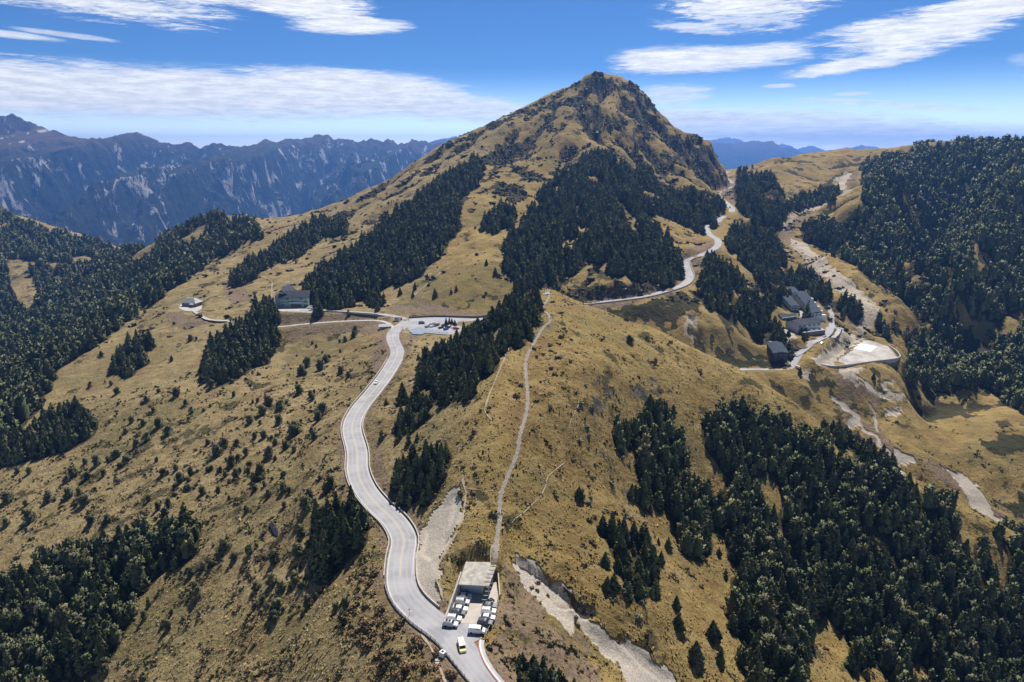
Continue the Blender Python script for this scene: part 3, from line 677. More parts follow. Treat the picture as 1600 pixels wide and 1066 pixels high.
SAND = [([(1300,508),(1335,520),(1345,535),(1318,552),(1300,570),(1280,575),(1268,562),(1295,545),(1310,530)], 420, 700), ([(1308,574),(1348,574),(1336,590),(1352,606),(1335,604),(1318,590)], 400, 640), ([(1214,520),(1246,505),(1249,530),(1228,537)], 420, 700),
    ([(1232,372),(1262,384),(1348,455),(1368,482),(1345,480),(1290,432)], 480, 1000), ([(1296,500),(1312,506),(1300,515)], 450, 700), ([(1338,268),(1322,285),(1318,300),(1300,300),(1310,284)], 800, 1500), ([(1390,640),(1410,640),(1408,650),(1386,648)], 380, 650), ([(1245,575),(1268,580),(1266,595),(1250,590)], 420, 600)]
A_PATH = np.maximum(trace(PATHS) * .4, paint(SAND, 9, 570) * .75); A_STREAM = trace(STREAM, wob=9)
A_STREAM = np.maximum(A_STREAM, 0)
A_SCREE = np.where(GY > 480, A_SCREE * .55, A_SCREE)
A_SCREE = np.maximum(A_SCREE, A_STREAM * .8)
# grass: ochre to the right of the crest and on the peak, pale straw to the left of the road
crest_x = np.interp(GY, [100, 190, 270, 330, 420, 560, 900, 1200, 1600], [-30, -14, -12, -2, 18, -60, -80, 60, 80])
A_WARM = smooth(-25, 12, GX - crest_x).astype(np.float32) * .9 + .1 * smooth(600, 800, GY)
A_BANK = (1 - smooth(1.0, 7.0, GROAD)) * np.where(GY > 480, .12, .75)

# ---------------------------------------------------------------- woods, as map outlines of their canopy
WOODS = [  # name, spacing, mean height, lo, hi, outlines (first is the wood, the others are glades)
 ('spur', 4.0, 8.5, 120, 372, [(1085,672),(1120,645),(1170,643),(1240,668),(1290,692),(1330,722),(1390,748),(1440,763),(1490,790),(1496,830),(1520,845),(1560,822),(1600,835),(1700,880),(1700,1100),(1380,1100),(1340,1050),(1330,990),(1290,930),(1272,950),(1270,1100),(1185,1100),(1150,1000),(1145,930),(1160,880),(1140,832),(1105,850),(1070,862),(1055,830),(1055,790),(1030,782),(1000,770),(1000,720),(1012,692),(1050,690)], [(1196,772),(1215,780),(1248,850),(1262,905),(1250,910),(1225,850)], [(1272,945),(1292,935),(1318,980),(1342,1100),(1270,1100)], [(1490,800),(1510,805),(1525,850),(1545,900),(1530,905),(1505,860)]),
 ('spur', 4.0, 6.5, 200, 380, [(958,655),(1005,648),(1008,705),(985,712),(960,692)]), ('spur', 4.0, 7.0, 200, 380, [(1008,628),(1048,622),(1052,680),(1030,700),(1012,690)]),
 ('island', 3.6, 7.0, 120, 300, [(958,832),(1000,826),(1030,880),(1026,912),(996,940),(960,892)]),
 ('knoll', 4.4, 7.8, 250, 460, [(660,600),(658,560),(690,540),(750,505),(800,475),(842,466),(846,488),(832,512),(800,532),(770,572),(730,612),(702,622),(682,616)]),
 ('bank', 4.0, 6.8, 200, 400, [(606,652),(630,622),(662,612),(672,648),(646,684),(620,688)]), ('bank', 3.8, 7.8, 200, 400, [(594,746),(618,712),(650,708),(690,688),(708,698),(702,730),(674,764),(650,796),(626,800),(602,774)]),
 ('roadside', 3.6, 8.0, 160, 360, [(488,860),(500,822),(522,792),(542,768),(560,782),(572,812),(574,832),(545,852),(520,872),(495,890)]),
 ('lower', 4.2, 9.5, 120, 460, [(-60,930),(0,912),(50,897),(62,862),(110,852),(190,852),(230,822),(300,802),(306,840),(262,872),(222,902),(216,942),(182,992),(150,1032),(85,1050),(62,1100),(-60,1100)]),
 ('meadow', 4.2, 9.0, 250, 600, [(28,682),(70,642),(100,630),(136,642),(146,666),(112,690),(72,702),(40,712),(-20,722),(-20,682)]),
 ('copse', 4.2, 9.0, 350, 800, [(178,578),(185,548),(215,522),(236,536),(226,562),(200,582)]),
 ('lodge', 4.6, 10., 380, 760, [(313,588),(330,542),(370,507),(400,478),(428,474),(438,502),(438,540),(410,560),(350,588)]),
 ('stand', 5.0, 11., 520, 1100, [(470,452),(500,422),(560,382),(600,347),(650,312),(690,277),(740,250),(757,258),(747,280),(717,310),(717,350),(682,390),(662,420),(602,440),(562,460),(540,482),(490,486)]),
 ('face', 5.0, 11., 520, 1200, [(790,412),(785,377),(825,337),(850,292),(885,267),(925,237),(960,242),(985,267),(1010,262),(1035,297),(1075,297),(1110,327),(1120,347),(1100,360),(1060,342),(1020,327),(1000,322),(1030,367),(1062,397),(1065,425),(1040,440),(1000,430),(960,420),(930,410),(890,420),(850,432),(815,442)], [(958,300),(975,310),(1010,370),(995,372)], [(880,360),(890,365),(880,400),(870,395)]),
 ('face', 5.0, 9., 520, 1000, [(748,352),(780,322),(806,327),(800,347),(770,362)]), ('face', 5.0, 8., 480, 800, [(830,440),(850,425),(880,430),(870,465),(845,455)]), ('face', 5.5, 8., 480, 700, [(1000,425),(1055,425),(1060,405),(1066,420),(1060,440),(1020,445)]),
 ('ridge', 5.0, 9., 600, 1150, [(358,442),(380,412),(420,392),(460,362),(500,337),(542,345),(542,360),(500,367),(470,397),(420,412),(380,442)]), ('ridge', 5.0, 7., 560, 800, [(575,455),(595,450),(600,475),(575,485)]),
 ('valley', 7.0, 12., 430, 1900, [(-420,900),(-80,740),(0,692),(30,652),(100,562),(200,493),(290,432),(345,392),(412,365),(400,347),(340,334),(290,352),(240,382),(190,392),(130,402),(60,395),(0,390),(-80,380),(-420,380)], [(5,400),(40,402),(62,450),(50,500),(25,470)], [(75,425),(105,425),(98,448)], [(205,395),(240,380),(250,385),(215,415),(195,430)], [(20,400),(120,408),(122,414),(30,410)]),
 ('valley', 8.0, 12., 1300, 1900, [(-420,250),(-80,318),(0,330),(60,348),(120,370),(182,388),(150,398),(90,398),(0,388),(-80,380),(-420,380)]),
 ('cut', 4.8, 9.5, 450, 800, [(1088,428),(1110,402),(1140,415),(1160,440),(1192,470),(1202,502),(1180,512),(1150,492),(1110,472)]),
 ('ravine', 5.2, 10., 560, 1200, [(1130,372),(1160,342),(1200,362),(1230,402),(1222,432),(1190,442),(1160,402)]), ('ravine', 5.2, 10., 560, 1300, [(1150,282),(1175,270),(1200,268),(1222,302),(1238,340),(1210,355),(1180,345),(1155,325)]),
 ('ravine', 5.2, 9., 560, 1200, [(1245,305),(1300,290),(1315,305),(1280,318),(1250,325),(1225,320)]), ('ravine', 5.0, 9., 500, 1000, [(1195,440),(1230,425),(1262,420),(1302,450),(1296,466),(1240,452),(1215,475),(1200,470)]),
 ('ravine', 5.2, 10., 600, 1300, [(1255,350),(1300,345),(1345,370),(1340,400),(1300,385),(1262,375)]), ('face', 5.5, 8., 700, 1250, [(1050,300),(1080,290),(1125,310),(1140,330),(1120,345),(1090,325)]), ('face', 5.0, 8., 800, 1250, [(1135,255),(1160,245),(1170,262),(1140,270)]),
 ('mountain', 6.2, 11., 480, 1350, [(1345,257),(1400,237),(1450,228),(1560,220),(1960,230),(1960,480),(1600,478),(1545,500),(1500,480),(1480,512),(1440,492),(1420,470),(1380,440),(1340,412),(1300,388),(1285,365),(1280,350),(1330,340),(1352,300)], [(1475,410),(1490,405),(1492,440),(1480,445)], [(1490,285),(1520,278),(1515,292),(1495,295)], [(1462,300),(1480,295),(1478,310)]),
 ('mountain', 5.2, 10., 430, 760, [(1408,585),(1440,542),(1475,502),(1500,522),(1500,562),(1560,532),(1620,490),(1960,480),(1960,640),(1605,642),(1560,612),(1530,602),(1450,602)]), ('mountain', 5.0, 9., 450, 760, [(1368,502),(1400,492),(1432,522),(1472,542),(1440,552),(1400,532)]),
 ('station', 4.4, 8., 450, 760, [(1308,472),(1330,464),(1342,486),(1322,492)]), ('station', 4.0, 7., 420, 700, [(1248,500),(1262,505),(1258,528),(1244,525)]), ('station', 4.0, 7.5, 420, 700, [(1205,505),(1220,500),(1222,528),(1208,530)]), ('station', 4.0, 7., 420, 640, [(1228,535),(1242,532),(1238,565),(1230,568)]), ('station', 3.8, 6.5, 480, 800, [(1258,462),(1266,460),(1268,500),(1258,500)]),
 ('brook', 4.4, 7.5, 280, 560, [(1285,662),(1312,662),(1352,690),(1402,722),(1400,742),(1340,716)]),
 ('foot', 2.6, 4.0, 120, 220, [(805,1042),(830,1026),(880,1040),(905,1100),(805,1100)]),
]
TREES = []      # x, y, z, height, wood
def scatter(woods):
    cells = {}
    for name, sp, h, lo, hi, outline, *glades in woods:
        px = project
        # only walk the part of the map that the outline can cover
        u0, u1 = min(p[0] for p in outline) - 10, max(p[0] for p in outline) + 10
        xs = [ray(u, v)[0] / ray(u, v)[1] * q for u in (u0, u1) for v in (250, 1000) for q in (lo, hi)]
        X, Y = np.meshgrid(np.arange(min(xs), max(xs), sp), np.arange(lo, hi, sp))
        X = X + RNG.uniform(-.46, .46, X.shape) * sp; Y = Y + RNG.uniform(-.46, .46, Y.shape) * sp
        X, Y = X.ravel(), Y.ravel(); Z = ground_z(X, Y); H = h * RNG.lognormal(0, .32, len(X)) * (1 + .38 * fbm(X / 45, Y / 45, 2, 91)); H = np.clip(H, h * .45, h * 1.7)
        u, v = project(X, Y, Z + .45 * h)
        ju = 9 * vnoise(X / 17, Y / 17, 57) + 5 * vnoise(X / 6, Y / 6, 59); jv = 5 * vnoise(X / 17, Y / 17, 58); fade = np.clip(420 / Y, .45, 1.6)
        k = inside(u + ju * fade, v + jv * fade, outline)
        stray = ~k & inside(u + ju * fade * 3.2 + 6 * vnoise(X / 3, Y / 3, 93), v + jv * fade * 3.2, outline) & (RNG.random(len(X)) < .22)      # young trees seeding out from the edge
        H = np.where(stray, H * .55, H); k |= stray
        for g in glades: k &= ~inside(u, v, g)
        k &= (sample(GROAD, X, Y) > 2.2) & (sample(GTRAIL, X, Y) > 2.0)
        k &= fbm(X / (16 + Y / 60), Y / (16 + Y / 60), 3, 55) > (-.40 if name in ('face', 'ravine', 'mountain', 'spur', 'valley', 'cut', 'brook', 'knoll', 'bank') else -.62)
        for poly, pz in FLATS: k &= ~inside(X, Y, poly)
        if name == 'valley': k &= ~((X > -330) & (Y < 430))
        for i in np.nonzero(k)[0]: TREES.append((X[i], Y[i], Z[i], H[i], name))
scatter(WOODS)
print('trees', len(TREES))
TR = np.array([t[:4] for t in TREES])
# forest litter under the canopy
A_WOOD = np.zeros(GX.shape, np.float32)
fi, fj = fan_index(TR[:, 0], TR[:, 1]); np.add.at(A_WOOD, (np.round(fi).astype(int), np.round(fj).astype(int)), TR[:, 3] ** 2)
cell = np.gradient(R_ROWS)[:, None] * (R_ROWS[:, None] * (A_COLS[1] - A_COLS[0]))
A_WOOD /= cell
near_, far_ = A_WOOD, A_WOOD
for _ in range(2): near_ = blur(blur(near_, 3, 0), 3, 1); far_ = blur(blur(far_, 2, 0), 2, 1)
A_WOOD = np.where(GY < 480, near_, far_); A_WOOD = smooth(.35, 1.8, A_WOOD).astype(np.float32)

# ---------------------------------------------------------------- the land itself
def fan_faces(nr, na):
    i = np.arange(nr - 1)[:, None] * na + np.arange(na - 1)[None]
    return np.stack([i, i + na, i + na + 1, i + 1], -1).reshape(-1, 4)[:, ::-1]

def ground_material(N):
    pos = N.n('ShaderNodeNewGeometry', out=0)
    ns = N.t.nodes.new('ShaderNodeNewGeometry'); sp = N.t.nodes.new('ShaderNodeSeparateXYZ'); N.put(sp.inputs[0], ns.outputs[1])
    big = N.noise(pos, .013, 5, .6); mid = N.noise(pos, .07, 5, .6, .4); small = N.noise(pos, .42, 5, .65); tiny = N.noise(pos, 1.9, 4, .7)
    warm = N.attr('warm'); lush = N.attr('lush')
    straw = N.mix(N.step(mid, .36, .66), (.225, .174, .080), (.36, .28, .142))
    ochre = N.mix(N.step(mid, .34, .66), (.230, .163, .055), (.370, .266, .104))
    g = N.mix(warm, straw, ochre)
    olive = N.mix(small, (.098, .092, .034), (.165, .145, .056))
    f = N.m('MULTIPLY', N.step(N.m('ADD', N.m('MULTIPLY', big, .55), N.m('MULTIPLY', mid, .5)), .50, .66), .75)
    f = N.m('MAXIMUM', f, N.m('MULTIPLY', lush, N.step(mid, .34, .6, .15, .8)))
    g = N.mix(f, g, olive)
    red = N.m('MULTIPLY', N.step(N.noise(N.vm('ADD', pos, (40., 13., 7.)), .031, 4, .6), .54, .70), .55)
    g = N.mix(red, g, (.21, .125, .060))
    # tussocks, dry tips and dark hollows between them
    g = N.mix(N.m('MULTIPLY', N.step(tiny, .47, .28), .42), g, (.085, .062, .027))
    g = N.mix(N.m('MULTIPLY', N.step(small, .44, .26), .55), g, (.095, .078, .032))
    g = N.mix(N.m('MULTIPLY', N.step(tiny, .55, .74), .45), g, (.36, .275, .145))
    grain = N.noise(N.vm('MULTIPLY', pos, (1.0, .7, 1.0)), .95, 3, .62, .6)
    gs = N.m('MAXIMUM', N.m('SUBTRACT', 1.0, warm), N.m('ADD', .45, N.m('MULTIPLY', N.attr('rough'), .55)))
    g = N.mix(N.m('MULTIPLY', N.m('MULTIPLY', N.step(grain, .45, .30), .55), gs), g, N.mix(warm, (.070, .052, .024), (.062, .042, .012)))
    g = N.mix(N.m('MULTIPLY', N.step(grain, .54, .72), .5), g, N.mix(warm, (.44, .34, .19), (.42, .30, .115)))
    rough = N.attr('rough')
    g = N.mix(N.m('MULTIPLY', rough, N.step(N.m('ADD', N.m('MULTIPLY', small, .6), N.m('MULTIPLY', mid, .5)), .38, .66, .75, .1)), g, (.125, .082, .034))
    rill = N.noise(N.vm('MULTIPLY', pos, (.20, 1.0, .5)), .24, 5, .62, .4)
    g = N.mix(N.m('MULTIPLY', N.m('SUBTRACT', 1.0, warm), N.step(rill, .52, .70, 0, .55)), g, (.42, .32, .185))
    g = N.mix(N.m('MULTIPLY', N.m('SUBTRACT', 1.0, warm), N.step(rill, .44, .28, 0, .6)), g, (.105, .092, .038))
    # low juniper and dwarf scrub in patches and along the darkened creases
    sc = N.m('ADD', N.noise(pos, .055, 6, .68), N.m('MULTIPLY', N.noise(pos, .009, 3), .35))
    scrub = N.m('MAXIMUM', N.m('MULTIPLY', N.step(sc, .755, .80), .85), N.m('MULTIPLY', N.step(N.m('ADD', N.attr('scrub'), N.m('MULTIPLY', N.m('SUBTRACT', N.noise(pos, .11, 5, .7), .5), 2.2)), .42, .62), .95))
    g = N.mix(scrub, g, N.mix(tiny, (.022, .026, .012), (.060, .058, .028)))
    # bare soil of banks and cuttings
    soil = N.mix(small, (.13, .095, .062), (.30, .225, .155))
    soil = N.mix(N.step(mid, .45, .62), soil, (.23, .165, .12))
    soil = N.mix(N.step(grain, .50, .34, 0, .75), soil, (.055, .045, .032))
    soil = N.mix(N.step(mid, .46, .36, 0, .6), soil, (.10, .085, .042))
    kb = N.m('ADD', N.m('ADD', N.attr('bare'), N.attr('bank')), N.m('MULTIPLY', N.m('SUBTRACT', N.m('ADD', mid, small), 1.0), 2.6))
    g = N.mix(N.step(kb, .45, .75, 0, .92), g, soil)
    # scree and gravel
    stone = N.mix(N.step(tiny, .33, .66), (.30, .26, .215), (.51, .46, .395))
    stone = N.mix(N.step(small, .58, .72, 0, .7), stone, (.36, .30, .235))
    vor = N.n('ShaderNodeTexVoronoi', named={'Vector': N.vm('ADD', pos, N.n('ShaderNodeTexNoise', named={'Vector': pos, 'Scale': 1.5}, out=1)), 'Scale': 1.7}, out=0)
    stone = N.mix(N.step(vor, .20, .06, 0, .35), stone, (.62, .60, .57))
    ks = N.m('ADD', N.attr('scree'), N.m('MULTIPLY', N.m('SUBTRACT', small, .5), 1.5))
    g = N.mix(N.step(ks, .40, .62), g, stone)
    g = N.mix(N.step(N.m('ADD', N.attr('path'), N.m('MULTIPLY', N.m('SUBTRACT', small, .5), .7)), .35, .6), g, N.mix(tiny, (.33, .27, .20), (.56, .50, .42)))
    # rock on the steep ribs
    rk = N.mix(N.step(small, .35, .65), (.045, .042, .040), (.165, .15, .135))
    rk = N.mix(N.step(N.noise(pos, .16, 5, .7), .42, .58), rk, (.055, .050, .024))
    steep = N.step(sp.outputs[2], .82, .62)
    kr = N.m('ADD', N.m('MULTIPLY', N.attr('rock'), .46), N.m('ADD', N.m('MULTIPLY', steep, .50), N.m('MULTIPLY', N.m('SUBTRACT', N.noise(pos, .06, 6, .72), .5), 2.3)))
    g = N.mix(N.step(kr, .56, .74), g, rk)
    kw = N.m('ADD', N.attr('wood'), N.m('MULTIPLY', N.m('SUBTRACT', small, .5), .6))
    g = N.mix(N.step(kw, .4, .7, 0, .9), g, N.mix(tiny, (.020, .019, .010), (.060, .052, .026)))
    h = N.m('ADD', N.m('MULTIPLY', tiny, .55), N.m('ADD', N.m('MULTIPLY', small, 1.6), N.m('MULTIPLY', mid, 3.0)))
    nrm = N.n('ShaderNodeBump', .85, .8, None, h) if False else None
    h = N.m('MULTIPLY', h, N.m('SUBTRACT', 1.0, N.m('MULTIPLY', N.attr('scree'), .72)))
    b = N.t.nodes.new('ShaderNodeBump'); b.inputs['Strength'].default_value = .75; b.inputs['Distance'].default_value = 1.0; N.put(b.inputs['Height'], h)
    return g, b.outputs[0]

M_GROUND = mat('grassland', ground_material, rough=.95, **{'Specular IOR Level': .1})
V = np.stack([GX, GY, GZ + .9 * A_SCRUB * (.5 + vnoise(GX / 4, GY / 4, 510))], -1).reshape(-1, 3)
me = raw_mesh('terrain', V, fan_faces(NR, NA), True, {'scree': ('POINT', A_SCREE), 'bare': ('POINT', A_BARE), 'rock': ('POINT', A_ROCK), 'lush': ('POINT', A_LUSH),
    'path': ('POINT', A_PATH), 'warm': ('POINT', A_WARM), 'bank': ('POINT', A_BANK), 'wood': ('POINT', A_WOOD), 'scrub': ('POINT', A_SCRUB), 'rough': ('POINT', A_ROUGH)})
tag(link('terrain', me, M_GROUND), kind='structure')

# distant country: the sheet goes on to the horizon
def far_sheet():
    a = np.linspace(R(-60), R(60), 160); r = np.geomspace(3180, 17400, 60)
    A, Q = np.meshgrid(a, r); x = Q * np.sin(A); y = Q * np.cos(A) + FAN_Y0
    z0 = ground_z(x[:1] * .995, y[:1] * .995)
    z = np.where(Q < 6000, z0 * (1 - smooth(3180, 6000, Q)) + -700 * smooth(3180, 6000, Q), -700) + fbm(x / 2500, y / 2500, 3, 12) * 160 * smooth(3300, 6000, Q)
    z = z - smooth(9000, 17000, Q) * 300
    return np.stack([x, y, z], -1).reshape(-1, 3), fan_faces(60, 160)
def forest_far(N):
    pos = N.n('ShaderNodeNewGeometry', out=0)
    ge = N.t.nodes.new('ShaderNodeNewGeometry'); sp = N.t.nodes.new('ShaderNodeSeparateXYZ'); N.put(sp.inputs[0], ge.outputs[1])
    ps = N.t.nodes.new('ShaderNodeSeparateXYZ'); N.put(ps.inputs[0], pos)
    n1 = N.noise(pos, .0022, 7, .65); n2 = N.noise(pos, .02, 5, .7); n3 = N.noise(N.vm('MULTIPLY', pos, (1., .6, .30)), .0085, 8, .76, .6)
    c = N.mix(N.step(n2, .35, .65), (.014, .020, .012), (.045, .050, .026))
    high = N.step(N.m('ADD', ps.outputs[2], N.m('MULTIPLY', N.m('SUBTRACT', n1, .5), 520.0)), 20.0, 330.0)
    c = N.mix(N.m('MULTIPLY', high, .85), c, N.mix(n3, (.085, .058, .030), (.20, .135, .07)))
    slide = N.step(N.m('ADD', N.m('MULTIPLY', N.step(sp.outputs[2], .86, .62), .15), n3), .685, .735)
    c = N.mix(slide, c, (.55, .50, .46))
    b = N.t.nodes.new('ShaderNodeBump'); b.inputs['Strength'].default_value = .7; b.inputs['Distance'].default_value = 30.0; N.put(b.inputs['Height'], N.m('ADD', n2, n3))
    return c, b.outputs[0]
M_FAR = mat('far_forest', forest_far, rough=.95, **{'Specular IOR Level': .05})
V, F = far_sheet(); tag(link('distant_land', raw_mesh('distant_land', V, F, True), M_FAR), kind='structure')

def mountain_range(name, crest, depth, base, nx, ny, k, furrow=1.0, scale=420.0, material=M_FAR):
    """a range: its crest line (sighted), falling towards us over depth metres with ribs and ravines"""
    P = sight([(u, v, Yk, y) for u, v, y in crest])
    t = np.linspace(0, len(P) - 1, nx); cx = np.interp(t, range(len(P)), P[:, 0]); cy = np.interp(t, range(len(P)), P[:, 1]); cz = np.interp(t, range(len(P)), P[:, 2])
    s = np.concatenate([np.linspace(0, 1, ny), [1.12, 1.3]])
    T, Sx = np.meshgrid(cx, s); x = T; y = np.interp(T[0], cx, cy)[None] - (s[:, None] - 0) * 0 + np.zeros_like(T)
    CY = np.broadcast_to(cy, T.shape); cz = cz + fbm(cx / 130, cy / 130, 4, k + 20, .6) * .026 * scale * furrow; CZ = np.broadcast_to(cz, T.shape)
    y = CY - (1 - Sx) * depth
    f = np.where(Sx <= 1, Sx, 1 - (Sx - 1) * 1.6)
    prof = np.clip(f, 0, 1) ** 1.25
    z = base + (CZ - base) * prof
    x = x + 260 * vnoise(x / 1500, y / 1500, k) * (1 - f) + (1 - Sx) * 0
    gx = np.ones_like(x) * .96; gy = vnoise(x / 1800, y / 1800, k + 9) * .5
    # ravines deepen down the flank and die out at the crest
    amp = scale * np.sin(np.clip(f, 0, 1) * math.pi) ** .8 + scale * .022
    rid = (gully(x / 1150, y / 2100, gx, gy, k) * .42 + gully(x / 480, y / 900, gx, gy, k + 3) * .24 + gully(x / 200, y / 380, gx, gy, k + 5) * .11 + fbm(x / 240, y / 240, 4, k + 6) * .09 + fbm(x / 60, y / 60, 3, k + 8) * .025) * furrow
    z = z + rid * amp
    z = z + (fbm(x / 160, y / 160, 4, k + 7) * .05) * scale * smooth(.8, 1, f)
    z = np.where(Sx != 1, np.minimum(z, CZ - (CZ - base) * (1 - f) * .42), z)
    V = np.stack([x, y, z], -1).reshape(-1, 3)
    return tag(link(name, raw_mesh(name, V, fan_faces(len(s), nx)[:, ::-1], True), material), kind='structure')
mountain_range('mountain_range', [(-160,175,6300),(-60,190,6000),(0,180,5800),(18,180,5800),(45,190,5850),(75,205,5900),(105,215,5950),(130,213,6000),(155,220,6050),(175,219,6100),(195,212,6150),(215,207,6150),(232,216,6200),(250,220,6250),(275,223,6300),(298,220,6350),(315,229,6400),(335,226,6450),(355,228,6500),(375,231,6550),(400,226,6600),(418,219,6650),(440,222,6700),(465,219,6750),(490,211,6800),(510,213,6850),(530,218,6900),(550,217,6950),(570,219,7000),(590,217,7050),(610,222,7100),(628,226,7150),(645,221,7200),(662,219,7250),(680,224,7300),(700,228,7350),(760,240,7500),(850,262,7800)], 3000, -620, 620, 300, 210, 2.3, 430)
mountain_range('mountain_range', [(620,236,11000),(660,226,11000),(690,218,11000),(712,213,11000),(730,218,11000),(800,240,11200)], 2500, -700, 90, 40, 260, .8, 300)
mountain_range('mountain_range', [(1050,240,11200),(1090,224,11200),(1115,224,11200),(1150,224,11200),(1185,219,11200),(1205,223,11200),(1225,231,11200),(1250,237,11200),(1275,243,11200),(1320,250,11200)], 5000, -900, 150, 50, 310, .7, 500)
mountain_range('mountain_range', [(1080,236,16500),(1105,220,16500),(1125,217,16500),(1140,215,16500),(1158,219,16500),(1175,226,16500),(1200,224,16500),(1225,226,16500),(1245,232,16500),(1270,228,16500),(1290,236,16500),(1310,233,16500),(1330,230,16500),(1345,228,16500),(1362,229,16500),(1380,235,16500),(1410,243,16500),(1460,252,16500)], 7000, -900, 170, 40, 360, .6, 600)

# air: an even blue haze round the whole country
hz = MB().box(-17500, 17500, -700, 17800, -1700, 480)
def haze_material():
    m = bpy.data.materials.new('haze'); m.use_nodes = True; N = Nodes(m.node_tree)
    v = N.t.nodes.new('ShaderNodeVolumePrincipled')
    v.inputs['Color'].default_value = (.17, .41, 1.0, 1); v.inputs['Density'].default_value = HAZE; v.inputs['Anisotropy'].default_value = .45
    o = N.t.nodes.new('ShaderNodeOutputMaterial'); N.t.links.new(v.outputs[0], o.inputs['Volume'])
    return m
HAZE = 8.2e-5
tag(hz.build('haze', haze_material()), kind='stuff')
# ---------------------------------------------------------------- roads and yards
def asphalt(N):
    pos = N.n('ShaderNodeNewGeometry', out=0)
    a = N.noise(pos, .12, 5, .6); b = N.noise(pos, 2.5, 4, .6)
    c = N.mix(N.step(a, .35, .65), (.27, .268, .29), (.35, .348, .37))
    c = N.mix(N.step(b, .62, .8, 0, .35), c, (.42, .41, .42))
    x = N.m('ABSOLUTE', N.attr('across')); wear = N.m('COSINE', N.m('MULTIPLY', N.m('SUBTRACT', x, 2.1), 3.6))
    c = N.mix(N.m('MULTIPLY', N.step(N.m('ADD', wear, N.m('MULTIPLY', N.m('SUBTRACT', N.noise(pos, .35, 4), .5), 1.6)), .2, 1.0), .40), c, (.40, .395, .405))
    c = N.mix(N.m('MULTIPLY', N.step(N.noise(N.vm('ADD', pos, (9., 4., 0.)), .055, 3, .6), .60, .64), .45), c, (.20, .20, .215))
    c = N.mix(N.m('MULTIPLY', N.step(x, 3.9, 4.5), N.step(N.noise(pos, .5, 4, .7), .42, .62, 0, .5)), c, (.30, .25, .19))
    return c, None
def concrete_col(lo, hi, s=.5):
    def f(N):
        pos = N.n('ShaderNodeNewGeometry', out=0)
        a = N.noise(pos, s, 6, .65); b = N.noise(pos, s * 6, 4, .6)
        c = N.mix(N.step(a, .35, .68), lo, hi)
        return N.mix(N.step(b, .6, .8, 0, .4), c, tuple(v * .6 for v in lo)), None
    return f
M_ASPHALT = mat('asphalt', asphalt, rough=.85)
M_CONCRETE = mat('concrete', concrete_col((.36, .35, .33), (.52, .50, .47)), rough=.9)
M_PALE = mat('pale_concrete', concrete_col((.37, .365, .36), (.47, .465, .46), .3), rough=.9)
M_YARD = mat('yard_concrete', concrete_col((.40, .36, .32), (.50, .45, .40), .25), rough=.9)
M_WHITE = mat('white_paint', color=(.66, .66, .65), rough=.6)
M_RED = mat('red_paint', color=(.42, .06, .05), rough=.6)
M_YELLOWL = mat('yellow_paint', color=(.52, .43, .22), rough=.7)
M_STONE = mat('trail_stone', concrete_col((.20, .17, .145), (.34, .30, .26), 1.6), rough=.9)
M_WALLDARK = mat('old_wall', concrete_col((.13, .12, .11), (.24, .22, .20), .6), rough=.9)
M_DIRT = mat('trodden_dirt', concrete_col((.28, .225, .155), (.42, .36, .28), 1.0), rough=.95)
M_DARKMETAL = mat('dark_metal', color=(.06, .065, .07), rough=.5, Metallic=.3)
M_GALV = mat('galvanised_metal', color=(.26, .265, .27), rough=.5, Metallic=.3)

def normals2(P):
    d = np.gradient(P[:, :2], axis=0); d /= np.linalg.norm(d, axis=1, keepdims=True) + 1e-9
    return np.stack([-d[:, 1], d[:, 0]], -1)        # to the left of travel

def strip(P, o0, o1, dz):
    """ribbon of cross sections from offset o0 to o1 (left positive); o0/o1 may vary along the line"""
    n = normals2(P); o0 = np.broadcast_to(o0, len(P))[:, None]; o1 = np.broadcast_to(o1, len(P))[:, None]
    A = np.c_[P[:, :2] + n * o0, P[:, 2] + dz]; B = np.c_[P[:, :2] + n * o1, P[:, 2] + dz]
    V = np.empty((2 * len(P), 3)); V[0::2] = A; V[1::2] = B
    i = np.arange(len(P) - 1) * 2
    return V, np.stack([i, i + 1, i + 3, i + 2], -1)

def ribbon(name, P, o0, o1, dz, material):
    V, F = strip(P, o0, o1, dz); ac = np.tile([-1.0, 1.0], len(P)) * abs(np.max(o0) - np.min(o1)) / 2
    return link(name, raw_mesh(name, V, F, False, {'across': ('POINT', ac)}), material)

def curb(name, P, off, w, h, material, parent=None, dz=-.5):
    """low wall that follows a line at an offset, h high above the line"""
    n = normals2(P); V = []; off = np.broadcast_to(off, len(P))[:, None]
    for o, z in ((off - w / 2, dz), (off - w / 2, h), (off + w / 2, h), (off + w / 2, dz)):
        V.append(np.c_[P[:, :2] + n * o, P[:, 2] + z])
    V = np.stack(V, 1).reshape(-1, 3); F = []
    m = len(P)
    for i in range(m - 1):
        for k in range(3): F.append((i * 4 + k, i * 4 + k + 1, i * 4 + 5 + k, i * 4 + 4 + k))
    F.append((0, 1, 2, 3)); F.append((m * 4 - 1, m * 4 - 2, m * 4 - 3, m * 4 - 4))
    return link(name, raw_mesh(name, V, np.array(F)[:, ::-1]), material, parent)

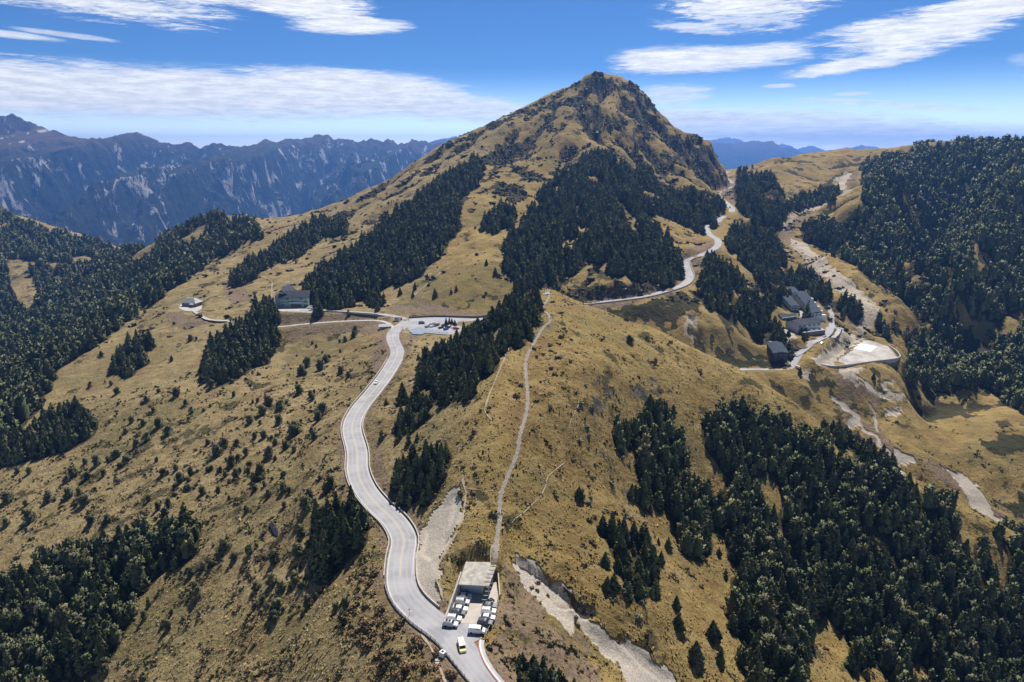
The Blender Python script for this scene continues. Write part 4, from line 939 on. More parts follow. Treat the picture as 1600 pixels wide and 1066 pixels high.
def main_width(P):
    u, v = project(P[:, 0], P[:, 1], P[:, 2]); return np.interp(v, [965, 1015, 1070], [4.55, 4.1, 3.45])
ROADNAMES = ['road', 'road', 'road', 'road', 'road', 'road']
WID = [4.55, 3.7, 3.9, 2.8, 1.6, 2.4]
for (P, hw), w, k in zip(ROADS, WID, range(6)):
    Q = P.copy()
    if k == 0: w = main_width(P)
    if k: Q[:, 2] -= .012 + .004 * k
    tag(ribbon('road', Q, w, -w, .02, M_ASPHALT if k != 4 else M_CONCRETE), kind='structure')
MAIN = ROADS[0][0]
def part_of(P, v0, v1):
    """stretch of a line between two rows of the survey picture"""
    u, v = project(P[:, 0], P[:, 1], P[:, 2]); k = np.nonzero((v <= v0) & (v >= v1))[0]
    return P[k[0]:k[-1] + 1]
for o in (.12, -.12):
    tag(ribbon('road_marking', part_of(MAIN, 900, 520), o + .06, o - .06, .03, M_YELLOWL), kind='structure')
tag(ribbon('road_marking', part_of(MAIN, 960, 560), 4.22, 4.08, .03, M_WHITE), kind='structure')
tag(ribbon('road_marking', part_of(MAIN, 900, 560), -4.08, -4.22, .03, M_WHITE), kind='structure')
# yards
def yard(name, poly, z, dz, material):
    mb = MB(); P = [at_z(u, v, z)[:2] for u, v in poly]
    mb.face([(x, y, z + dz) for x, y in P]); return tag(mb.build(name, material), kind='structure')
yard('car_park', [(690,976),(704,938),(716,912),(722,896),(772,894),(779,926),(773,960),(766,976)], 0, .012, M_YARD)
yard('road_apron', [(684,968),(690,972),(766,974),(758,988),(752,998),(735,1006),(705,990)], 0, .016, M_ASPHALT)
yard('junction_yard', [(628,506),(622,497),(640,493),(700,494),(752,496),(752,501),(716,503),(712,508),(735,514),(720,522),(690,523),(650,518),(632,520)], 4, .0, M_ASPHALT)
yard('lodge_yard', [(425,480),(432,476),(445,478),(483,478),(492,482),(492,489),(470,488),(440,487)], 5.7, .0, M_PALE)
yard('cabin_yard', [(279,481),(284,474),(292,473),(316,477),(315,483),(308,487),(290,486)], -8, .0, M_PALE)
CABIN_TRACK = spline(sight([(300,484,Zk,-8),(312,492,Zk,-9),(325,499,Zk,-10),(345,501,Zk,-10.6),(359,502,Zk,-11),(363,507,Zk,-11.5)]), 3)
CABIN_TRACK[:, 2] = np.maximum(CABIN_TRACK[:, 2], ground_z(CABIN_TRACK[:, 0], CABIN_TRACK[:, 1]) + .15)
tag(ribbon('track', CABIN_TRACK, 1.7, -1.7, .1, M_PALE), kind='structure')
# right edge of the main road: white kerb with a red line at the bend out of the car park
u, v = project(MAIN[:, 0], MAIN[:, 1], MAIN[:, 2])
RK = spline(np.array([at_z(a, b, z) for a, b, z in [(751,1000,.02),(750,1010,.02),(753,1022,0),(760,1037,-.12),(770,1052,-.35),(783,1068,-.62),(803,1092,-1.05)]]), 1.2)
tag(curb('kerb', RK, 0, .45, .16, M_WHITE), kind='structure')
tag(ribbon('road_marking', RK, -.30, -.50, .045, M_RED), kind='structure')
tag(ribbon('footpath', RK, 1.1, .26, .05, M_PALE), kind='structure')
# low walls along the road
t = tag(curb('roadside_wall', part_of(MAIN, 966, 800), -5.25, .4, .75, M_CONCRETE), 'low grey concrete wall along the road below the pale scree', 'wall')
tag(curb('roadside_wall', part_of(MAIN, 798, 560), -5.2, .4, .7, M_CONCRETE), 'low grey concrete wall along the road under the wooded bank', 'wall')
tag(curb('roadside_wall', part_of(MAIN, 905, 560), 5.2, .34, .7, M_CONCRETE), 'long pale parapet on the outer, downhill edge of the winding road', 'wall')
E = ROADS[1][0]
tag(curb('roadside_wall', part_of(E[E[:, 0] > 40], 480, 400), -4.3, .4, .8, M_CONCRETE), 'pale parapet along the road that curves round behind the knoll', 'wall')
tag(curb('roadside_wall', ROADS[3][0][6:-4], -3.3, .4, .8, M_CONCRETE), 'thin parapet on the lodge driveway above the brown bank', 'wall') if False else None
tag(curb('roadside_wall', ROADS[3][0][6:-2], 3.3, .4, .8, M_CONCRETE), 'thin pale parapet along the straight lodge driveway', 'wall')
tag(curb('retaining_wall', E[(E[:, 0] < -15) & (E[:, 0] > -95)], 5.6, .5, 1.5, M_WALLDARK, dz=-.6), 'dark retaining wall behind the road at the junction', 'wall')

# guard rail at the bend, posts and two rails
GR = part_of(MAIN, 1090, 905); n2 = normals2(GR); GRP = np.c_[GR[:, :2] + n2 * (main_width(GR)[:, None] + .5), GR[:, 2]]
g = tag(empty('guard_rail', GRP[len(GRP) // 2]), 'grey post and rail barrier on the outer edge of the bend', 'guard rail'); o = np.array(g.location)
def sweep(P, w, h, z0): 
    mb = MB()
    for a, b in zip(P[:-1], P[1:]): mb.bar((a[0], a[1], a[2] + z0), (b[0], b[1], b[2] + z0), w, h)
    return mb
sweep(GRP - o, .12, .28, .62).build('rail', M_GALV, g); sweep(GRP - o, .10, .16, .28).build('rail', M_GALV, g)
curb('footing', GRP - o, 0, .35, .16, M_CONCRETE, g)
L = np.r_[0, np.cumsum(np.linalg.norm(np.diff(GRP, axis=0), axis=1))]
post = MB().prism([(-.11, -.11), (.11, -.11), (.11, .11), (-.11, .11)], -.5, 1.05, [(-.09, -.09), (.09, -.09), (.09, .09), (-.09, .09)]).mesh('post', .02)
for q in np.arange(1, L[-1], 2.0):
    p = [np.interp(q, L, GRP[:, i]) for i in range(3)]
    link('post', post, M_CONCRETE if not post.materials else None, g, Vector(p) - Vector(o))

# stone stairway up the knoll
def trail_mesh():
    P = TRAIL_LINE; V, F = strip(P, .85, -.85, .12); V[:, 2] = V[:, 2]
    mb = MB(); n = normals2(P)
    for i in range(len(P) - 1):
        a, b = P[i], P[i + 1]; na = n[i]; w = .8 + .16 * math.sin(i * 2.3) + .1 * math.sin(i * 5.1)
        lo = [(*(a[:2] - na * w), a[2] - .4), (*(b[:2] - n[i + 1] * w), b[2] - .4), (*(b[:2] + n[i + 1] * w), b[2] - .4), (*(a[:2] + na * w), a[2] - .4)]
        mb.hexa(lo + [(p[0], p[1], p[2] + .54 + .03 * (i % 3)) for p in lo])
    return mb
tag(trail_mesh().build('path', M_STONE), kind='structure')
# plaza on top of the knoll
top = ground_at(854, 458, 0, 380, 440)
mb = MB()
for k in range(14):
    a = random.uniform(0, 6.28); r = random.uniform(0, 3.2); s = random.uniform(.7, 1.5)
    x, y = top[0] + r * math.cos(a) * .8, top[1] - 2 + r * math.sin(a); mb.prism([(x + s * math.cos(q + a), y + s * .8 * math.sin(q + a)) for q in np.linspace(0, 6.28, 7)[:-1]], ground_z(x, y) - .5, ground_z(x, y) + .18 + .03 * k)
tag(mb.build('paving', M_PALE), kind='structure')

# trodden paths, draped on the turf
for pts, w, lo, hi in PATHS:
    P = spline(plan_line(pts, lo, hi, 8), 1.2 if hi < 500 else 3); P[:, 2] = ground_z(P[:, 0], P[:, 1])
    P[1:-1, 2] = np.maximum(P[1:-1, 2], (P[:-2, 2] + P[2:, 2]) / 2)
    ww = np.array([w * (.62 + .4 * math.sin(i * .7) * math.sin(i * .23 + w) + .15 * random.random()) for i in range(len(P))]) * .48
    ww[:2] *= .3; ww[-2:] *= .3
    tag(ribbon('footpath', P, ww, -ww, .10, M_DIRT), kind='structure')
# ---------------------------------------------------------------- trees and bushes
def foliage(dark, light, rand=.5, hue=.8):
    def f(N):
        t = N.attr('tone'); r = N.n('ShaderNodeObjectInfo', out=5)
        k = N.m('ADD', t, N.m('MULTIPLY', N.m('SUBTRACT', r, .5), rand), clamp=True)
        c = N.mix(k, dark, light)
        h = N.m('FRACT', N.m('ADD', N.attr('hue'), N.m('MULTIPLY', r, 7.31)))
        c = N.mix(N.step(h, .62, 1.0, 0, hue), c, N.mix(k, tuple(v * 1.6 for v in dark), (light[0] * 1.45, light[1] * 1.2, light[2] * 1.35)))
        return c, None
    return f
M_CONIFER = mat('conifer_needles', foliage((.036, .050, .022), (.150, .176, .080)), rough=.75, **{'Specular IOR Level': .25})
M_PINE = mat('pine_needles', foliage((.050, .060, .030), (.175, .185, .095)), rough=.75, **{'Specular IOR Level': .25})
M_BUSH = mat('bush_leaves', foliage((.085, .066, .034), (.26, .18, .095), .9), rough=.85)
M_SAGE = mat('sage_leaves', foliage((.055, .068, .045), (.17, .185, .13), .6), rough=.85)
M_BARK = mat('bark', concrete_col((.055, .042, .032), (.12, .095, .075), 3.0), rough=.95)
M_GRASS = mat('dry_grass', foliage((.11, .08, .032), (.34, .25, .115), 0), rough=.9)

def crown(kind, n, seed, core=True):
    """unit-height crown: leaf sprays through the volume round a small solid heart; returns verts, quads, tris, tone"""
    g = np.random.default_rng(seed)
    if kind == 'cone':
        t = g.random(n) ** 1.25; lay = 9 + seed % 3
        rad = (1 - t ** 1.25) ** .95 * (.235 + .02 * (seed % 3)) * (.62 + .38 * (1 - (t * lay) % 1)) + .012
        a = g.random(n) * 6.2832
        rad = rad * (1 + .22 * np.sin(a * 2 + seed) + .12 * np.sin(a * 5 + seed * 2 + t * 9))
        q = np.sqrt(g.uniform(.25, 1.0, n)); r = rad * q
        z = .07 + .93 * t - .05 * q * (1 - t); s = (.030 + .065 * (1 - t)) * g.uniform(.7, 1.35, n) * (480 / n) ** .33
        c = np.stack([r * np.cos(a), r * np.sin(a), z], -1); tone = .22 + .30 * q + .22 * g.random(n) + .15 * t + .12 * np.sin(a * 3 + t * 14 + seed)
        out = np.stack([np.cos(a), np.sin(a), -.35 + 0 * a], -1)
    else:
        nb = 7 + seed % 3; ba = g.random(nb) * 6.2832; bz = np.linspace(.16, .84, nb); br = g.uniform(.05, .24, nb) * (1.2 - bz); bs = g.uniform(.17, .25, nb) * (1.2 - bz * .6)
        if kind == 'bush': bz = g.uniform(.25, .65, nb); br = g.uniform(.1, .42, nb); bs = g.uniform(.22, .36, nb)
        k = g.integers(0, nb, n); d = g.normal(size=(n, 3)); d /= np.linalg.norm(d, axis=1, keepdims=True); q = g.uniform(.5, 1, n) ** .5
        c = np.stack([br[k] * np.cos(ba[k]), br[k] * np.sin(ba[k]), bz[k]], -1) + d * (bs[k] * q)[:, None] * np.array([1, 1, .8])
        s = (.058 if kind == 'pine' else .10) * g.uniform(.6, 1.35, n) * (320 / n) ** .36
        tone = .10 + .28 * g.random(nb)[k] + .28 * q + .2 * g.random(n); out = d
    nrm = out * np.array([1, 1, .6]) + np.array([0, 0, .32]) + g.normal(size=(n, 3)) * .22; nrm /= np.linalg.norm(nrm, axis=1, keepdims=True)
    out = out + g.normal(size=(n, 3)) * .45; out /= np.linalg.norm(out, axis=1, keepdims=True)
    w = np.cross(out, g.normal(size=(n, 3))); w /= np.linalg.norm(w, axis=1, keepdims=True)
    o = out * (s * 1.25)[:, None]; w = w * (s * .75)[:, None]
    V = np.stack([c - o * .7 - w * .5, c - o * .2 + w, c + o, c + o * .1 - w], 1).reshape(-1, 3)
    F = np.arange(4 * n).reshape(-1, 4); fl = (np.cross(o * 1.7 + w * .5, o * .8 - w * .5) * nrm).sum(1) < 0; F[fl] = F[fl][:, ::-1]; NV = np.repeat(nrm, 4, 0); tone = np.clip(tone, 0, 1)
    T = np.zeros((0, 3), int); tt = np.zeros(0)
    if core:  # unseen dark core, added to stop light passing through the crown
        m = 6; an = np.linspace(0, 6.2832, m, endpoint=False)
        if kind == 'cone': ring = [(.15, .11), (.13, .35), (.07, .7)]; tip = .95
        elif kind == 'pine': ring = [(.20, .05), (.22, .4), (.12, .72)]; tip = .88
        else: ring = [(.34, .0), (.36, .3), (.2, .6)]; tip = .72
        b = len(V); Vc = [(r * math.cos(x), r * math.sin(x), z) for r, z in ring for x in an] + [(0, 0, tip)]
        nc = np.array(Vc) * np.array([1, 1, 0]) + np.array([0, 0, .08]); NV = np.vstack([NV, nc / np.linalg.norm(nc, axis=1, keepdims=True)])
        V = np.vstack([V, Vc]); Q = [(b + l * m + i, b + l * m + (i + 1) % m, b + (l + 1) * m + (i + 1) % m, b + (l + 1) * m + i) for l in range(len(ring) - 1) for i in range(m)]
        T = np.array([(b + 2 * m + i, b + 2 * m + (i + 1) % m, b + 3 * m) for i in range(m)]); F = np.vstack([F, Q])
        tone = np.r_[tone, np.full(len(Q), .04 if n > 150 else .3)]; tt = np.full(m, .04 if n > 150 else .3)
    return V, F, T, np.r_[tone, tt], NV

def trunk(kind, seed):
    g = np.random.default_rng(seed + 50); mb = MB()
    top = .93 if kind == 'cone' else .6
    lean = g.normal(0, .01, 2)
    mb.tube((0, 0, -.08), (lean[0], lean[1], top * .5), .020, 7, .013); mb.tube((lean[0], lean[1], top * .5), (lean[0] * 2, lean[1] * 2, top), .013, 6, .003)
    for k in range(7):
        a = g.random() * 6.28; z = g.uniform(.14, .6) * (1 if kind == 'cone' else .95); r = (.17 if kind == 'cone' else .2) * (1 - z * .6)
        mb.tube((lean[0] * z, lean[1] * z, z), (r * math.cos(a), r * math.sin(a), z + (-.02 if kind == 'cone' else .10)), .007, 4, .002)
    return mb.mesh('trunk')

CROWNS = {}
def crown_mesh(kind, n, seed):
    V, F, T, tone, NV = crown(kind, n, seed)
    return raw_mesh('crown', V, [F, T], True, {'tone': ('FACE', tone)}, NV)
KIND = {'cone': M_CONIFER, 'pine': M_PINE}
for kind, n in (('cone', 1000), ('pine', 900)):
    for s in range(4):
        c = crown_mesh(kind, n, s); c.materials.append(KIND[kind]); t_ = trunk(kind, s); t_.materials.append(M_BARK); CROWNS[kind, s] = (c, t_)

def plant_tree(name, kind, x, y, z, h, label, cat, group, wide=1.0):
    s = random.randrange(4); c, t_ = CROWNS[kind, s]
    e = bpy.data.objects.new(name, None); COL.objects.link(e); e.location = (x, y, z - .1)
    e.rotation_euler = (random.gauss(0, .03), random.gauss(0, .03), random.uniform(0, 6.28)); w = h * wide * random.uniform(.88, 1.18); e.scale = (w, w, h)
    for nm, me in (('crown', c), ('trunk', t_)):
        o = bpy.data.objects.new(nm, me); COL.objects.link(o); o.parent = e
    return tag(e, label, cat, group)

# which trees show largest: those become trees of their own, the rest is the forest
TU, TV = project(TR[:, 0], TR[:, 1], TR[:, 2] + TR[:, 3] * .5)
depth = TR[:, 1] * CP - (TR[:, 2] - CAMZ) * SP
size = TR[:, 3] * FPX / depth
ink = (TU > -5) & (TU < 1605) & (TV > 150) & (TV < 1070)
def seen(x, y, z):
    t = np.linspace(.25, .985, 160)
    return np.all(ground_z(x * t, y * t) < CAMZ + (z - CAMZ) * t + .5)
GROUPS = {'spur': ('dark conifer in the thick wood on the slope below the grassy spur', 'conifers of the wood below the spur'), 'island': ('dark conifer in the small tight clump on the open golden slope', 'conifers of the small clump'),
    'knoll': ('dark conifer in the wood on the road side of the knoll', 'conifers on the knoll'), 'bank': ('dark conifer on the steep bank between the road and the crest path', 'conifers of the bank'),
    'roadside': ('dark conifer in the clump just below the outer bend of the road', 'conifers below the bend'), 'lower': ('dark conifer in the wood low on the straw coloured slope', 'conifers of the lower wood'),
    'meadow': ('dark conifer in the square grove on the straw coloured slope', 'conifers of the square grove'), 'foot': ('young bright green conifer at the foot of the bare bank beside the road', 'young conifers by the road'),
    'lodge': ('dark conifer in the stand below the hotel terrace', 'conifers below the hotel'), 'copse': ('dark conifer in the small copse under the lone cabin', 'conifers of the copse'), 'stand': ('dark conifer in the long stand behind the hotel', 'conifers of the long stand'),
    'brook': ('conifer on the spur edge above the stream', 'conifers above the stream')}
score = np.where(ink, size, 0)
CAPS = {'foot': 40, 'island': 30, 'roadside': 30, 'bank': 50, 'knoll': 45, 'lower': 55, 'meadow': 12, 'spur': 115}
order = np.argsort(-score); chosen = set(); used = {}
for i in order:
    nm = TREES[i][4]
    if len(chosen) >= 290 or score[i] < 8: break
    if nm not in CAPS or used.get(nm, 0) >= CAPS[nm]: continue
    x, y, z, h = TR[i]
    if not seen(x, y, z + h * .6): continue
    used[nm] = used.get(nm, 0) + 1; chosen.add(i)
    kind = 'pine' if nm in ('spur', 'lower') and random.random() < .45 else 'cone'
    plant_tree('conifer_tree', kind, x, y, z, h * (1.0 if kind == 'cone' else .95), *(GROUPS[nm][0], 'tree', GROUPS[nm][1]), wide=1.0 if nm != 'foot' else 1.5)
print('individual conifers', len(chosen), used)

def mass(name, idx, material, label=None, far_detail=True):
    """the remaining trees of the woods as one body of foliage"""
    protos = {}
    Vs, Fs, Ts, tF, tT, Ns, hF, hT = [], [], [], [], [], [], [], []; off = 0
    groups = {}
    for i in idx:
        s = size[i]; lod = 300 if s > 24 else 130 if s > 12 else 40 if s > 6 else 20
        nm = TREES[i][4]; rnd = RNG.random()
        kind = 'pine' if (nm in ('spur', 'lower', 'mountain', 'valley') and rnd < (.45 if nm != 'mountain' else .85)) else 'cone'
        groups.setdefault((kind, lod, int(RNG.integers(4))), []).append(i)
    for (kind, lod, sd), ii in groups.items():
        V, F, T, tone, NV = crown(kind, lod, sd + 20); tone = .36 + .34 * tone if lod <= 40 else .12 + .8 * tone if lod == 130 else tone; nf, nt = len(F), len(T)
        ii = np.array(ii); m = len(ii); a = RNG.random(m) * 6.2832; h = TR[ii, 3]; w = h * RNG.uniform(.85, 1.2, m) * (1.12 if lod <= 40 else 1.0)
        ca, sa = np.cos(a)[:, None], np.sin(a)[:, None]
        X = (V[None, :, 0] * ca - V[None, :, 1] * sa) * w[:, None] + TR[ii, 0:1]; Y = (V[None, :, 0] * sa + V[None, :, 1] * ca) * w[:, None] + TR[ii, 1:2]
        Z = V[None, :, 2] * h[:, None] + TR[ii, 2:3] - .2
        NX = NV[None, :, 0] * ca - NV[None, :, 1] * sa; NY = NV[None, :, 0] * sa + NV[None, :, 1] * ca; Ns.append(np.stack([NX, NY, np.broadcast_to(NV[None, :, 2], NX.shape)], -1).reshape(-1, 3))
        Vs.append(np.stack([X, Y, Z], -1).reshape(-1, 3)); o = off + np.arange(m)[:, None, None] * len(V)
        Fs.append((F[None] + o).reshape(-1, 4)); Ts.append((T[None] + o).reshape(-1, 3))
        tr = RNG.normal(0, .17, m)[:, None] + (vnoise(TR[ii, 0] / 40, TR[ii, 1] / 40, 77) * .22)[:, None]; hu = RNG.random(m)[:, None]; hF.append(np.broadcast_to(hu, (m, nf)).ravel()); hT.append(np.broadcast_to(hu, (m, nt)).ravel())
        tF.append(np.clip(tone[None, :nf] + tr, 0, 1).ravel()); tT.append(np.clip(tone[None, nf:] + tr, 0, 1).ravel()); off += m * len(V)
    me = raw_mesh(name, np.concatenate(Vs), [np.concatenate(Fs), np.concatenate(Ts)], True, {'tone': ('FACE', np.concatenate(tF + tT)), 'hue': ('FACE', np.concatenate(hF + hT))}, np.concatenate(Ns))
    print(name, len(idx), len(me.polygons))
    return tag(link(name, me, material), kind='stuff')
rest = [i for i in range(len(TREES)) if i not in chosen and (-470 < TU[i] < 2000)]
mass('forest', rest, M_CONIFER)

# scattered pines on the straw slope and single conifers on the golden one, one by one
LONE_PINES = [(158,552),(268,560),(297,528),(272,505),(340,520),(365,615),(140,600),(228,622),(240,640),(275,612),(300,640),(330,600),(262,672),(318,640),(182,610),(174,598),(205,655),(223,660),(196,672),(230,682),(247,660),(212,692),(182,708),(196,717),(27,735),(45,735),(162,738),(104,748),(115,735),(133,720),(135,742),(150,718),(12,775),(40,785),(75,775),(107,770),(125,770),(130,780),(47,805),(10,815),(142,812),(168,810),(255,737),(298,735),(330,730),(338,702),(362,720),(372,715),(385,705),(388,735),(316,765),(341,765),(232,778),(247,790),(263,785),(258,800),(385,795),(106,848),(370,690),(350,692),(325,690),(290,628),(390,655),(410,640),(438,632),(467,608),(485,615),(470,578),(480,565),(500,570),(508,560),(532,578),(545,585),(488,535),(552,522),(540,530),(556,515),(420,625),(403,625),(430,690),(412,678),(398,680),(436,655),(458,668),(487,672),(490,680),(497,650),(505,640),(420,705),(446,695),(460,672),(437,633),(488,620),(516,752),(510,760),(482,775),(478,785),(413,755),(420,770),(443,760),(452,765),(298,893),(304,915),(310,925),(432,945),(425,955),(430,960),(350,850),(365,870),(330,880),(390,858),(225,960),(262,975),(268,955),(160,1035),(165,1045),(428,870),(425,905),(470,830),(465,860),(460,900),(440,915),(400,945),(400,915),(480,940),(390,725),(395,745),(405,735),(368,740),(352,740),(295,760),(282,745),(275,730),(570,810),(540,940)]
PINE_TAG = 'grey green pine bush scattered on the straw coloured slope'
npine = 0
used_xy = []
def lone(u, v, h, name, kind, label, group, wide=1.35, lo=120, hi=1500):
    x, y, z = ground_at(u, v, h * .45, lo, hi)
    if sample(GROAD, x, y) < 2: return
    plant_tree(name, kind, x, y, z, h, label, 'tree' if 'bush' not in name else 'bush', group, wide); used_xy.append((x, y))
for u, v in LONE_PINES:
    lone(u, v, random.triangular(2.2, 8.0, 4.6) * (1.05 if v < 860 else .85), 'pine_tree', 'pine', 'low grey green pine standing alone on the straw coloured slope', 'scattered pines of the straw coloured slope', random.uniform(1.15, 1.6))
for k in range(95):
    a, b = random.choice(LONE_PINES); u, v = a + random.gauss(0, 16), b + random.gauss(0, 11)
    if v > 1055 or u > 560: continue
    lone(u, v, random.uniform(1.4, 3.4), 'pine_tree', 'pine', 'low grey green pine standing alone on the straw coloured slope', 'scattered pines of the straw coloured slope', random.uniform(1.2, 1.7))
for u, v, h in [(942,820,7.5),(945,875,5.5),(949,911,4.8),(1057,942,5.5),(1060,970,5.5),(1115,985,7.5),(1087,1020,8),(1125,1025,5.5),(1029,845,3),(1066,836,8),(997,688,5),(905,770,5),(965,880,6),(1033,872,5.5),(1150,930,6),(1182,895,6.5),(1150,915,6),(994,770,6.5),(984,772,5),(1155,968,7),(1180,1010,8)]:
    lone(u, v, h, 'conifer_tree', 'cone', 'small dark conifer standing alone on the golden slope', 'single conifers of the golden slope', 1.25, 140, 380)
for u, v, h in [(625,455,7),(648,447,7),(680,457,7),(705,455,4),(577,470,9),(587,462,10),(590,478,8),(645,460,5),(668,432,5),(774,424,7),(540,345,9),(690,350,6),(760,410,6),(713,450,5),(498,455,7)]:
    lone(u, v, h, 'conifer_tree', 'cone', 'small dark conifer standing alone on the grass above the junction', 'single conifers above the junction', 1.2, 420, 1100)
lone(984, 529, 4.2, 'conifer_tree', 'pine', 'round green bush alone on the bare grass of the knoll', None, 1.9, 250, 430)
for u, v, h in [(697,503,6),(702,503,6.5),(706,504,6),(711,505,5)]:
    lone(u, v, h, 'conifer_tree', 'cone', 'slim dark conifer in the row beside the junction parking yard', 'conifers beside the junction parking yard', 1.0, 430, 700)
for u, v, h in [(1250,580,6),(1197,575,6),(1365,588,6),(1325,478,9),(1232,520,6),(1256,526,6),(1262,500,5),(1211,462,6),(1436,620,4)]:
    lone(u, v, h, 'conifer_tree', 'cone', 'dark conifer among the buildings of the valley station', 'conifers at the valley station', 1.35, 400, 760)

# bushes: sage green on the golden slope, brown and olive beside the road
BUSHES = {}
for s in range(3):
    V, F, T, tone, NV = crown('bush', 150, s)
    for nm, m_ in (('sage', M_SAGE), ('brown', M_BUSH)):
        b_ = raw_mesh('bush', V, [F, T], True, {'tone': ('FACE', tone)}, NV); b_.materials.append(m_); BUSHES[nm, s] = b_
nb = 0
def bush(u, v, s, kind, label, group, lo=120, hi=420):
    x, y, z = ground_at(u, v, 0, lo, hi)
    if sample(GROAD, x, y) < 1.6 or sample(GTRAIL, x, y) < 1.2: return
    if any(inside(np.array([x]), np.array([y]), p)[0] for p, _ in FLATS): return
    o = bpy.data.objects.new('bush', BUSHES[kind, random.randrange(3)]); COL.objects.link(o)
    o.location = (x, y, z - .15 * s); o.rotation_euler = (0, 0, random.uniform(0, 6.28)); o.scale = (s, s * random.uniform(.8, 1.2), s * random.uniform(.6, .9)); tag(o, label, 'bush', group)
for u, v in [(922,640),(918,668),(908,690),(918,700),(921,683),(925,745),(922,760),(925,780),(910,765),(903,770),(917,790),(930,808),(970,715),(980,725),(965,750),(960,755),(945,800),(975,805),(980,810),(1000,818),(1005,805),(1008,845),(1006,940),(1000,965),(1075,870),(900,640),(832,672),(830,640),(857,640),(905,630),(935,645),(915,600),(868,560),(880,560),(890,565),(865,575),(860,540),(835,560),(845,600),(920,640),(1150,915),(1155,900),(1245,860),(1240,880),(1235,840),(1230,820)]:
    bush(u + random.gauss(0, 2), v + random.gauss(0, 2), random.uniform(1.3, 2.6), 'sage', 'grey green bush on the golden slope right of the stairway', 'grey green bushes of the golden slope', 120, 420)
for k in range(190):
    u = random.uniform(545, 735); v = random.uniform(870, 1062)
    e = np.interp(v, [860, 900, 940, 980, 1020, 1066], [590, 600, 600, 640, 690, 735])
    if u > e - 2 or u < e - 110: continue
    bush(u, v, random.uniform(1.0, 2.6), 'brown', 'rounded brown bush on the bank below the outer bend of the road', 'brown bushes below the bend', 120, 300)
for k in range(60):
    u = random.uniform(780, 930); v = random.uniform(900, 1060)
    bush(u, v, random.uniform(.5, 1.3), 'brown', 'small dry bush on the bare stony ground right of the car park', 'dry bushes right of the car park', 120, 260)
for k in range(60):
    u = random.uniform(560, 760); v = random.uniform(560, 760)
    if u < np.interp(v, [560, 640, 700, 760], [640, 590, 600, 640]): continue
    bush(u, v, random.uniform(.8, 1.8), random.choice(['sage', 'brown']), 'small bush on the steep bank between the road and the crest path', 'bushes of the bank', 180, 440)

# dwarf juniper and rhododendron scrub on the high slopes
def scrub_mass():
    g = np.random.default_rng(8); sp = 3.2
    X, Y = np.meshgrid(np.arange(-420, 420, sp), np.arange(560, 1230, sp)); X = (X + g.uniform(-.5, .5, X.shape) * sp).ravel(); Y = (Y + g.uniform(-.5, .5, Y.shape) * sp).ravel()
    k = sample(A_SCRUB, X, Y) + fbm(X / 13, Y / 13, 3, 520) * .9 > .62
    k |= (fbm(X / 45, Y / 45, 4, 540) > .55) & (g.random(len(X)) < .10)
    k &= (sample(GROAD, X, Y) > 3) & (sample(A_WOOD, X, Y) < .5)
    for poly, pz in FLATS: k &= ~inside(X, Y, poly)
    X, Y = X[k], Y[k]; Z = ground_z(X, Y); m = len(X); Vs, Fs, Ts, t1, t2, Ns = [], [], [], [], [], []; off = 0
    for sd in range(3):
        ii = np.arange(sd, m, 3); V, F, T, tone, NV = crown('bush', 16, sd + 60); s = g.lognormal(.65, .4, len(ii))
        P = V[None] * (s[:, None, None] * np.array([1.15, 1.15, .75])) + np.stack([X[ii], Y[ii], Z[ii] - .2], -1)[:, None]
        o = off + np.arange(len(ii))[:, None, None] * len(V); Vs.append(P.reshape(-1, 3)); Fs.append((F[None] + o).reshape(-1, 4)); Ts.append((T[None] + o).reshape(-1, 3)); off += len(ii) * len(V)
        r = g.normal(0, .15, len(ii))[:, None]; t1.append(np.clip(tone[None, :len(F)] + r, 0, 1).ravel()); t2.append(np.clip(tone[None, len(F):] + r, 0, 1).ravel()); Ns.append(np.tile(NV, (len(ii), 1)))
    print('scrub', m)
    return raw_mesh('scrub', np.concatenate(Vs), [np.concatenate(Fs), np.concatenate(Ts)], True, {'tone': ('FACE', np.concatenate(t1 + t2))}, np.concatenate(Ns))
M_SCRUB = mat('dwarf_scrub', foliage((.022, .022, .012), (.10, .085, .042), 0), rough=.85)
tag(link('scrub', scrub_mass(), M_SCRUB), kind='stuff')
